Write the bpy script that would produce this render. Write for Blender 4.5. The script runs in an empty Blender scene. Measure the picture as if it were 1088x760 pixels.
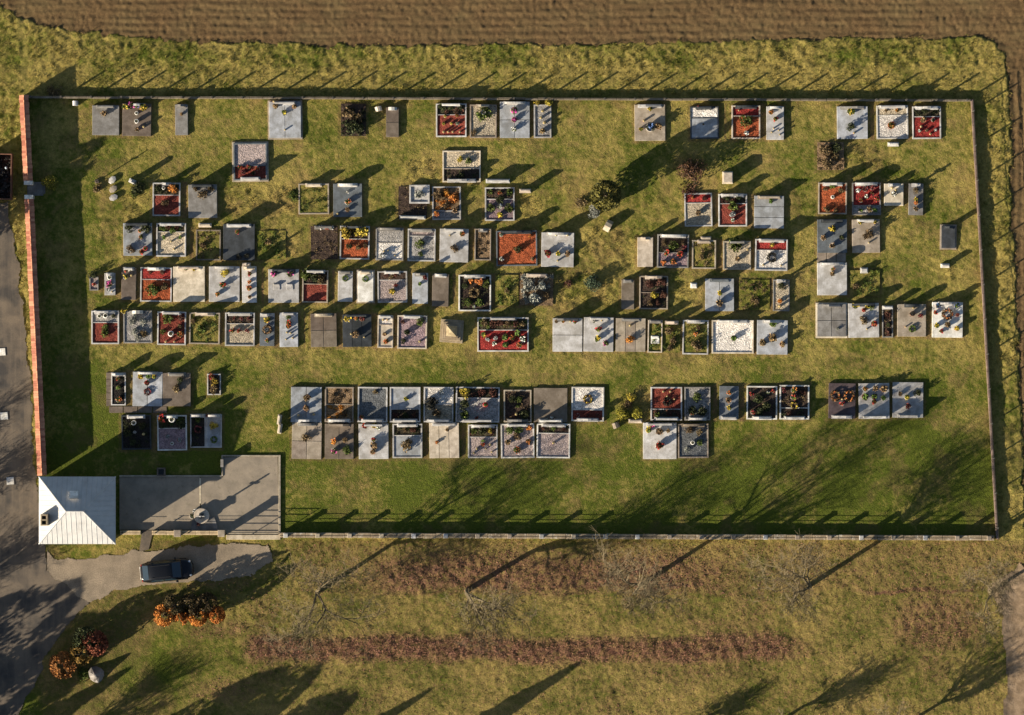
import bpy, math, random, re
import numpy as np
from mathutils import Vector, Matrix, Euler
S = 0.08                                   # metres per photo pixel
R = math.radians
rng = np.random.default_rng(7)
rnd = random.Random(11)
scene = bpy.context.scene
COL = scene.collection

def X(px): return (px - 544) * S
def Y(py): return (380 - py) * S
def PX(x): return x / S + 544
def PY(y): return 380 - y / S

# ------------------------------------------------------------------ camera, world, sun
SUN_EL, SUN_ANG = 18.0, 32.0               # elevation, shadow direction above east
w = bpy.data.worlds.new("World"); scene.world = w; w.use_nodes = True
nt = w.node_tree
sky = nt.nodes.new('ShaderNodeTexSky'); sky.sky_type = 'NISHITA'; sky.sun_disc = False
sky.sun_elevation = R(SUN_EL); sky.sun_rotation = R(270 - SUN_ANG)
bg = nt.nodes['Background']; nt.links.new(sky.outputs[0], bg.inputs[0]); bg.inputs[1].default_value = 0.05
sd = bpy.data.lights.new('sun', 'SUN'); sd.energy = 5.0; sd.angle = R(0.5); sd.color = (1.0, 0.86, 0.66)
so = bpy.data.objects.new('sun', sd); COL.objects.link(so)
dirv = Vector((math.cos(R(SUN_ANG)) * math.cos(R(SUN_EL)), math.sin(R(SUN_ANG)) * math.cos(R(SUN_EL)), -math.sin(R(SUN_EL))))
so.rotation_euler = dirv.to_track_quat('-Z', 'Y').to_euler(); so.location = (-40, -30, 40)
cd = bpy.data.cameras.new('camera'); cam = bpy.data.objects.new('camera', cd); COL.objects.link(cam)
CZ = 400.0
cd.sensor_fit = 'HORIZONTAL'; cd.angle = 2 * math.atan(544 * S / CZ); cd.clip_start = 10; cd.clip_end = 4000
cam.location = (0, 0, CZ); scene.camera = cam
scene.view_settings.view_transform = 'Standard'; scene.view_settings.look = 'None'
scene.view_settings.exposure = EXPOSURE = 1.27; scene.view_settings.gamma = 1.0

# ------------------------------------------------------------------ object helpers
def thing(name, label, cat, loc=(0, 0, 0), rz=0, group=None):
    o = bpy.data.objects.new(name, None); COL.objects.link(o)
    o.empty_display_size = 0.3
    o.location = loc; o.rotation_euler = (0, 0, rz); o['label'] = label; o['category'] = cat
    if group: o['group'] = group
    return o
def tag(o, label, cat, group=None):
    o['label'] = label; o['category'] = cat
    if group: o['group'] = group
    return o
def link(name, me, mat=None, parent=None, loc=(0, 0, 0), rz=0, scale=None):
    o = bpy.data.objects.new(name, me); COL.objects.link(o)
    if parent: o.parent = parent
    o.location = loc; o.rotation_euler = (0, 0, rz)
    if scale: o.scale = (scale, scale, scale) if not isinstance(scale, (tuple, list)) else scale
    if mat and len(me.materials) == 0: me.materials.append(mat)
    return o
def np_mesh(name, v, f, mat=None, smooth=False):
    """v (n,3) float, f (m,k) int with one k"""
    v = np.asarray(v, np.float32); f = np.asarray(f, np.int32); k = f.shape[1]
    me = bpy.data.meshes.new(name)
    me.vertices.add(len(v)); me.vertices.foreach_set('co', v.ravel())
    me.loops.add(f.size); me.loops.foreach_set('vertex_index', f.ravel())
    me.polygons.add(len(f)); me.polygons.foreach_set('loop_start', np.arange(0, f.size, k, dtype=np.int32))
    me.polygons.foreach_set('loop_total', np.full(len(f), k, np.int32))
    me.update(calc_edges=True)
    if smooth: me.polygons.foreach_set('use_smooth', np.ones(len(f), bool))
    if mat: me.materials.append(mat)
    return me

class MB:
    def __init__(s): s.v = []; s.f = []
    def add(s, vs, fs):
        b = len(s.v); s.v += [tuple(p) for p in vs]; s.f += [tuple(i + b for i in q) for q in fs]
    def box(s, x0, x1, y0, y1, z0, z1, c=0.0):
        if c <= 0:
            s.add([(x0, y0, z0), (x1, y0, z0), (x1, y1, z0), (x0, y1, z0), (x0, y0, z1), (x1, y0, z1), (x1, y1, z1), (x0, y1, z1)],
                  [(3, 2, 1, 0), (4, 5, 6, 7), (0, 1, 5, 4), (1, 2, 6, 5), (2, 3, 7, 6), (3, 0, 4, 7)])
        else:
            def ring(i, z): return [(x0 + i, y0 + i, z), (x1 - i, y0 + i, z), (x1 - i, y1 - i, z), (x0 + i, y1 - i, z)]
            vs = ring(0, z0) + ring(0, z1 - c) + ring(c, z1)
            fs = [(3, 2, 1, 0), (8, 9, 10, 11)]
            for a in (0, 4):
                for i in range(4): j = (i + 1) % 4; fs.append((a + i, a + j, a + 4 + j, a + 4 + i))
            s.add(vs, fs)
    def frame(s, x0, x1, y0, y1, t, z0, z1, c=0.012):
        def ring(i, z): return [(x0 + i, y0 + i, z), (x1 - i, y0 + i, z), (x1 - i, y1 - i, z), (x0 + i, y1 - i, z)]
        vs = ring(0, z0) + ring(0, z1 - c) + ring(c, z1) + ring(t - c, z1) + ring(t, z1 - c) + ring(t, z0)
        fs = []
        for a in range(0, 20, 4):
            for i in range(4): j = (i + 1) % 4; fs.append((a + i, a + j, a + 4 + j, a + 4 + i))
        s.add(vs, fs)
    def lathe(s, prof, n=12, cx=0, cy=0):
        b = len(s.v)
        for r, z in prof:
            for k in range(n):
                a = 2 * math.pi * k / n; s.v.append((cx + r * math.cos(a), cy + r * math.sin(a), z))
        for i in range(len(prof) - 1):
            for k in range(n):
                j = (k + 1) % n
                s.f.append((b + i * n + k, b + i * n + j, b + (i + 1) * n + j, b + (i + 1) * n + k))
        s.f.append(tuple(b + k for k in reversed(range(n)))); s.f.append(tuple(b + (len(prof) - 1) * n + k for k in range(n)))
    def tube(s, p0, p1, r0, r1, n=5, cap=True):
        p0 = Vector(p0); p1 = Vector(p1); d = (p1 - p0)
        if d.length < 1e-6: return
        q = d.to_track_quat('Z', 'Y'); b = len(s.v)
        for p, r in ((p0, r0), (p1, r1)):
            for k in range(n):
                a = 2 * math.pi * k / n
                s.v.append(tuple(p + q @ Vector((r * math.cos(a), r * math.sin(a), 0))))
        for k in range(n):
            j = (k + 1) % n; s.f.append((b + k, b + j, b + n + j, b + n + k))
        if cap:
            s.f.append(tuple(b + k for k in reversed(range(n)))); s.f.append(tuple(b + n + k for k in range(n)))
    def prism(s, poly, y0, y1):
        """poly in xz, extruded along y"""
        n = len(poly); vs = [(x, y0, z) for x, z in poly] + [(x, y1, z) for x, z in poly]
        s.add(vs, [tuple(range(n)), tuple(reversed(range(n, 2 * n)))] + [(i, i + n, (i + 1) % n + n, (i + 1) % n) for i in range(n)])
    def slabpoly(s, poly, z0, z1):
        n = len(poly); vs = [(x, y, z0) for x, y in poly] + [(x, y, z1) for x, y in poly]
        s.add(vs, [tuple(reversed(range(n))), tuple(range(n, 2 * n))] + [(i, (i + 1) % n, (i + 1) % n + n, i + n) for i in range(n)])
    def mesh(s, name, mat=None, smooth=False):
        me = bpy.data.meshes.new(name); me.from_pydata(s.v, [], s.f)
        if smooth: me.polygons.foreach_set('use_smooth', [True] * len(me.polygons))
        if mat: me.materials.append(mat)
        return me
    def build(s, name, mat, parent=None, loc=(0, 0, 0), rz=0, smooth=False):
        me = s.mesh(name, mat, smooth)
        import bmesh
        bm = bmesh.new(); bm.from_mesh(me); bmesh.ops.recalc_face_normals(bm, faces=bm.faces); bm.to_mesh(me); bm.free()
        return link(name, me, None, parent, loc, rz)

# ------------------------------------------------------------------ numpy noise
def vnoise(x, y, seed=0):
    xi = np.floor(x).astype(np.int64); yi = np.floor(y).astype(np.int64); fx = x - xi; fy = y - yi
    fx = fx * fx * (3 - 2 * fx); fy = fy * fy * (3 - 2 * fy)
    def h(a, b):
        n = (a * 374761393 + b * 668265263 + seed * 974711) & 0x7fffffff
        n = ((n ^ (n >> 13)) * 1274126177) & 0x7fffffff
        n = (n ^ (n >> 16)) & 0xffff
        return n / 65535.0
    return (h(xi, yi) * (1 - fx) + h(xi + 1, yi) * fx) * (1 - fy) + (h(xi, yi + 1) * (1 - fx) + h(xi + 1, yi + 1) * fx) * fy
def fbm(x, y, sc, o=3, seed=0):
    t = 0; a = 1; n = 0
    for i in range(o):
        t = t + a * vnoise(x * sc, y * sc, seed + i * 17); n += a; a *= 0.55; sc *= 2.1
    return t / n
def sstep(a, b, x):
    t = np.clip((x - a) / (b - a), 0, 1); return t * t * (3 - 2 * t)
def inpoly(px, py, poly):
    ins = np.zeros(px.shape, bool); n = len(poly)
    for i in range(n):
        x0, y0 = poly[i]; x1, y1 = poly[(i + 1) % n]
        if y0 == y1: continue
        c = ((y0 > py) != (y1 > py)) & (px < (x1 - x0) * (py - y0) / (y1 - y0) + x0)
        ins ^= c
    return ins

# ------------------------------------------------------------------ materials
class NT:
    def __init__(s, name):
        s.m = bpy.data.materials.new(name); s.m.use_nodes = True; s.t = s.m.node_tree
        s.b = s.t.nodes['Principled BSDF']; s.l = s.t.links.new
        s.geo = s.t.nodes.new('ShaderNodeNewGeometry')
    def n(s, ty, **k):
        o = s.t.nodes.new(ty)
        for a, v in k.items(): setattr(o, a, v)
        return o
    def noise(s, sc, det=4, rough=0.6, vec=None):
        o = s.n('ShaderNodeTexNoise'); o.inputs['Scale'].default_value = sc; o.inputs['Detail'].default_value = det
        o.inputs['Roughness'].default_value = rough; s.l(vec or s.geo.outputs['Position'], o.inputs['Vector']); return o.outputs['Fac']
    def voro(s, sc, out='Color', vec=None):
        o = s.n('ShaderNodeTexVoronoi'); o.inputs['Scale'].default_value = sc; s.l(vec or s.geo.outputs['Position'], o.inputs['Vector']); return o.outputs[out]
    def ramp(s, f, a, b, lo=0.0, hi=1.0):
        o = s.n('ShaderNodeMapRange'); o.inputs[1].default_value = a; o.inputs[2].default_value = b
        o.inputs[3].default_value = lo; o.inputs[4].default_value = hi; s.l(f, o.inputs[0]); return o.outputs[0]
    def math(s, op, a, b=None):
        o = s.n('ShaderNodeMath', operation=op)
        for i, q in enumerate((a, b)):
            if q is None: continue
            if isinstance(q, (int, float)): o.inputs[i].default_value = q
            else: s.l(q, o.inputs[i])
        return o.outputs[0]
    def mix(s, f, a, b, mode='MIX'):
        o = s.n('ShaderNodeMix', data_type='RGBA', blend_type=mode)
        for i, q in ((0, f), (6, a), (7, b)):
            if isinstance(q, (int, float)): o.inputs[i].default_value = q
            elif isinstance(q, (tuple, list)): o.inputs[i].default_value = (*q[:3], 1)
            else: s.l(q, o.inputs[i])
        return o.outputs[2]
    def hsv(s, c, val=None, sat=None, hue=None):
        o = s.n('ShaderNodeHueSaturation')
        if isinstance(c, (tuple, list)): o.inputs['Color'].default_value = (*c[:3], 1)
        else: s.l(c, o.inputs['Color'])
        for nm, q in (('Value', val), ('Saturation', sat), ('Hue', hue)):
            if q is None: continue
            if isinstance(q, (int, float)): o.inputs[nm].default_value = q
            else: s.l(q, o.inputs[nm])
        return o.outputs[0]
    def objrand(s): return s.n('ShaderNodeObjectInfo').outputs['Random']
    def island(s): return s.geo.outputs['Random Per Island']
    def bump(s, h, st=0.5, dist=0.02):
        o = s.n('ShaderNodeBump'); o.inputs['Strength'].default_value = st; o.inputs['Distance'].default_value = dist
        s.l(h, o.inputs['Height']); s.l(o.outputs[0], s.b.inputs['Normal'])
    def done(s, c, rough=0.8, metal=0.0, spec=0.3):
        if isinstance(c, (tuple, list)): s.b.inputs['Base Color'].default_value = (*c[:3], 1)
        else: s.l(c, s.b.inputs['Base Color'])
        s.b.inputs['Roughness'].default_value = rough; s.b.inputs['Metallic'].default_value = metal
        s.b.inputs['Specular IOR Level'].default_value = spec
        return s.m
CACHE = {}
def mul(c, k): return tuple(min(1, x * k) for x in c)
def stone(key, col, rough=0.55, var=0.34):
    key = 'stone_' + key
    if key in CACHE: return CACHE[key]
    t = NT(key)
    c = t.mix(t.ramp(t.noise(1.6, 5, 0.65), 0.35, 0.7), mul(col, 1 + var * 0.5), mul((col[0] * 0.97, col[1] * 0.93, col[2] * 0.86), 1 - var))
    c = t.mix(t.ramp(t.noise(1.5, 4, 0.6), 0.48, 0.62, 0, 0.6), c, mul((col[0], col[1] * 0.96, col[2] * 0.88), 0.58))
    c = t.mix(t.ramp(t.noise(22, 2, 0.7), 0.4, 0.6, 0, 0.22), c, mul(col, 0.45))
    sx = t.n('ShaderNodeMapping'); sx.inputs['Scale'].default_value = (3.2, .9, 1); sx.inputs['Rotation'].default_value = (0, 0, .25); t.l(t.geo.outputs['Position'], sx.inputs[0])
    c = t.mix(t.ramp(t.noise(1.1, 4, .65, sx.outputs[0]), .55, .72, 0, .42), c, mul((col[0], col[1] * .95, col[2] * .82), 0.5))
    c = t.mix(t.ramp(t.noise(3.5, 6, .78), .53, .66, 0, .5), c, mul((col[0] * .95, col[1] * .9, col[2] * .75), .48))
    c = t.hsv(c, val=t.ramp(t.objrand(), 0, 1, 0.78, 1.16), hue=t.ramp(t.objrand(), 0, 1, .485, .51))
    t.bump(t.noise(30, 3), 0.25, 0.01)
    CACHE[key] = t.done(c, rough); return CACHE[key]
def gravel(key, col, sc=11, var=0.75):
    key = 'fill_' + key
    if key in CACHE: return CACHE[key]
    t = NT(key)
    v = t.voro(sc); sep = t.n('ShaderNodeSeparateColor'); t.l(v, sep.inputs[0])
    c = t.mix(sep.outputs[0], mul(col, 1 - var * 0.6), mul(col, 1 + var * 0.6))
    c = t.mix(t.ramp(t.noise(1.3, 4), 0.4, 0.7, 0, 0.5), c, mul(col, 0.55))
    c = t.hsv(c, val=t.ramp(t.objrand(), 0, 1, 0.85, 1.15))
    t.bump(t.voro(sc, 'Distance'), 0.8, 0.04)
    CACHE[key] = t.done(c, 0.9, spec=0.15); return CACHE[key]
def leafm(key, col, col2=None, var=0.5, rough=0.7):
    key = 'leaf_' + key
    if key in CACHE: return CACHE[key]
    t = NT(key); col2 = col2 or mul(col, 1.7)
    c = t.mix(t.island(), mul(col, 1 - var), col2)
    c = t.hsv(c, val=t.ramp(t.objrand(), 0, 1, 0.8, 1.2), hue=t.ramp(t.objrand(), 0, 1, 0.49, 0.51))
    CACHE[key] = t.done(c, rough, spec=0.2); return CACHE[key]
def plain(key, col, rough=0.6, metal=0.0, spec=0.4, var=0.2):
    if key in CACHE: return CACHE[key]
    t = NT(key)
    c = t.mix(t.ramp(t.noise(9, 4), 0.35, 0.7), mul(col, 1 + var), mul(col, 1 - var))
    CACHE[key] = t.done(c, rough, metal, spec); return CACHE[key]

STONE = {'LG': (.47, .47, .475), 'BG': (.36, .385, .425), 'MG': (.215, .21, .205), 'DG': (.050, .057, .065), 'WH': (.64, .64, .62),
         'TN': (.335, .29, .235), 'BR': (.175, .145, .115), 'PU': (.10, .078, .083), 'CR': (.52, .46, .38), 'SB': (.14, .16, .185)}
FILL = {'R': (.19, .046, .032), 'O': (.33, .084, .033), 'C': (.25, .032, .028), 'S': (.052, .036, .028), 'K': (.022, .019, .018), 'W': (.58, .55, .51),
        'T': (.40, .34, .25), 'P': (.24, .175, .19), 'Y': (.27, .26, .25), 'M': (.36, .295, .28), 'N': (.20, .135, .078), 'D': (.05, .042, .026),
        'H': (.25, .24, .17), 'L': (.115, .123, .13)}
def st(k): return stone(k, STONE[k], 0.35 if k in ('DG', 'PU', 'SB') else 0.55)
def fi(k): return st('BG') if k == 'B' else GRASS if k == 'G' else gravel(k, FILL[k])

# grass colour: world-position noise with zone attribute (R rough meadow, G leaf litter, B lush)
def grass_mat(name, blades):
    t = NT(name)
    at = t.n('ShaderNodeAttribute', attribute_name='zone'); sp = t.n('ShaderNodeSeparateColor'); t.l(at.outputs['Color'], sp.inputs[0])
    n1 = t.noise(0.22, 5, 0.62); n2 = t.noise(1.3, 5, 0.7); n3 = t.noise(6.5, 4, 0.7)
    n4 = t.noise(2.6, 5, 0.75)
    dry = t.math('ADD', t.math('ADD', t.ramp(n1, .32, .68, -.55, .5), t.ramp(n2, .3, .7, -.40, .40)), t.ramp(sp.outputs[0], 0, 1, .36, .90))
    dry = t.math('ADD', dry, t.ramp(n4, .3, .7, -.25, .25))
    dry = t.math('SUBTRACT', dry, t.ramp(sp.outputs[2], 0, 1, 0, .42))
    cl = t.n('ShaderNodeClamp'); t.l(dry, cl.inputs[0])
    c = t.mix(cl.outputs[0], (.084, .106, .011), (.310, .245, .070))
    n3 = t.math('ADD', t.math('MULTIPLY', n3, .55), t.math('MULTIPLY', t.noise(15, 3, .7), .45))
    c = t.mix(t.ramp(n3, .43, .62, 0, .62), c, t.mix(cl.outputs[0], (.032, .040, .009), (.080, .068, .022)))
    lit = t.math('MULTIPLY', sp.outputs[1], t.ramp(t.math('ADD', n2, t.math('MULTIPLY', n3, .6)), .55, 1.0, .25, 1.25))
    c2 = t.n('ShaderNodeClamp'); t.l(lit, c2.inputs[0])
    c = t.mix(c2.outputs[0], c, t.mix(n3, (.085, .044, .027), (.245, .130, .082)))
    if blades:
        c = t.mix(t.island(), t.hsv(c, val=.6), t.hsv(c, val=1.75))
    else:
        t.bump(t.math('ADD', t.noise(9, 5, .7), t.math('MULTIPLY', t.noise(2.5, 3), .6)), .9, .10)
    return t.done(c, .85, spec=.12)
GRASS = grass_mat('grass_ground', False); GRASSB = grass_mat('grass_blades', True)
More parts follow.
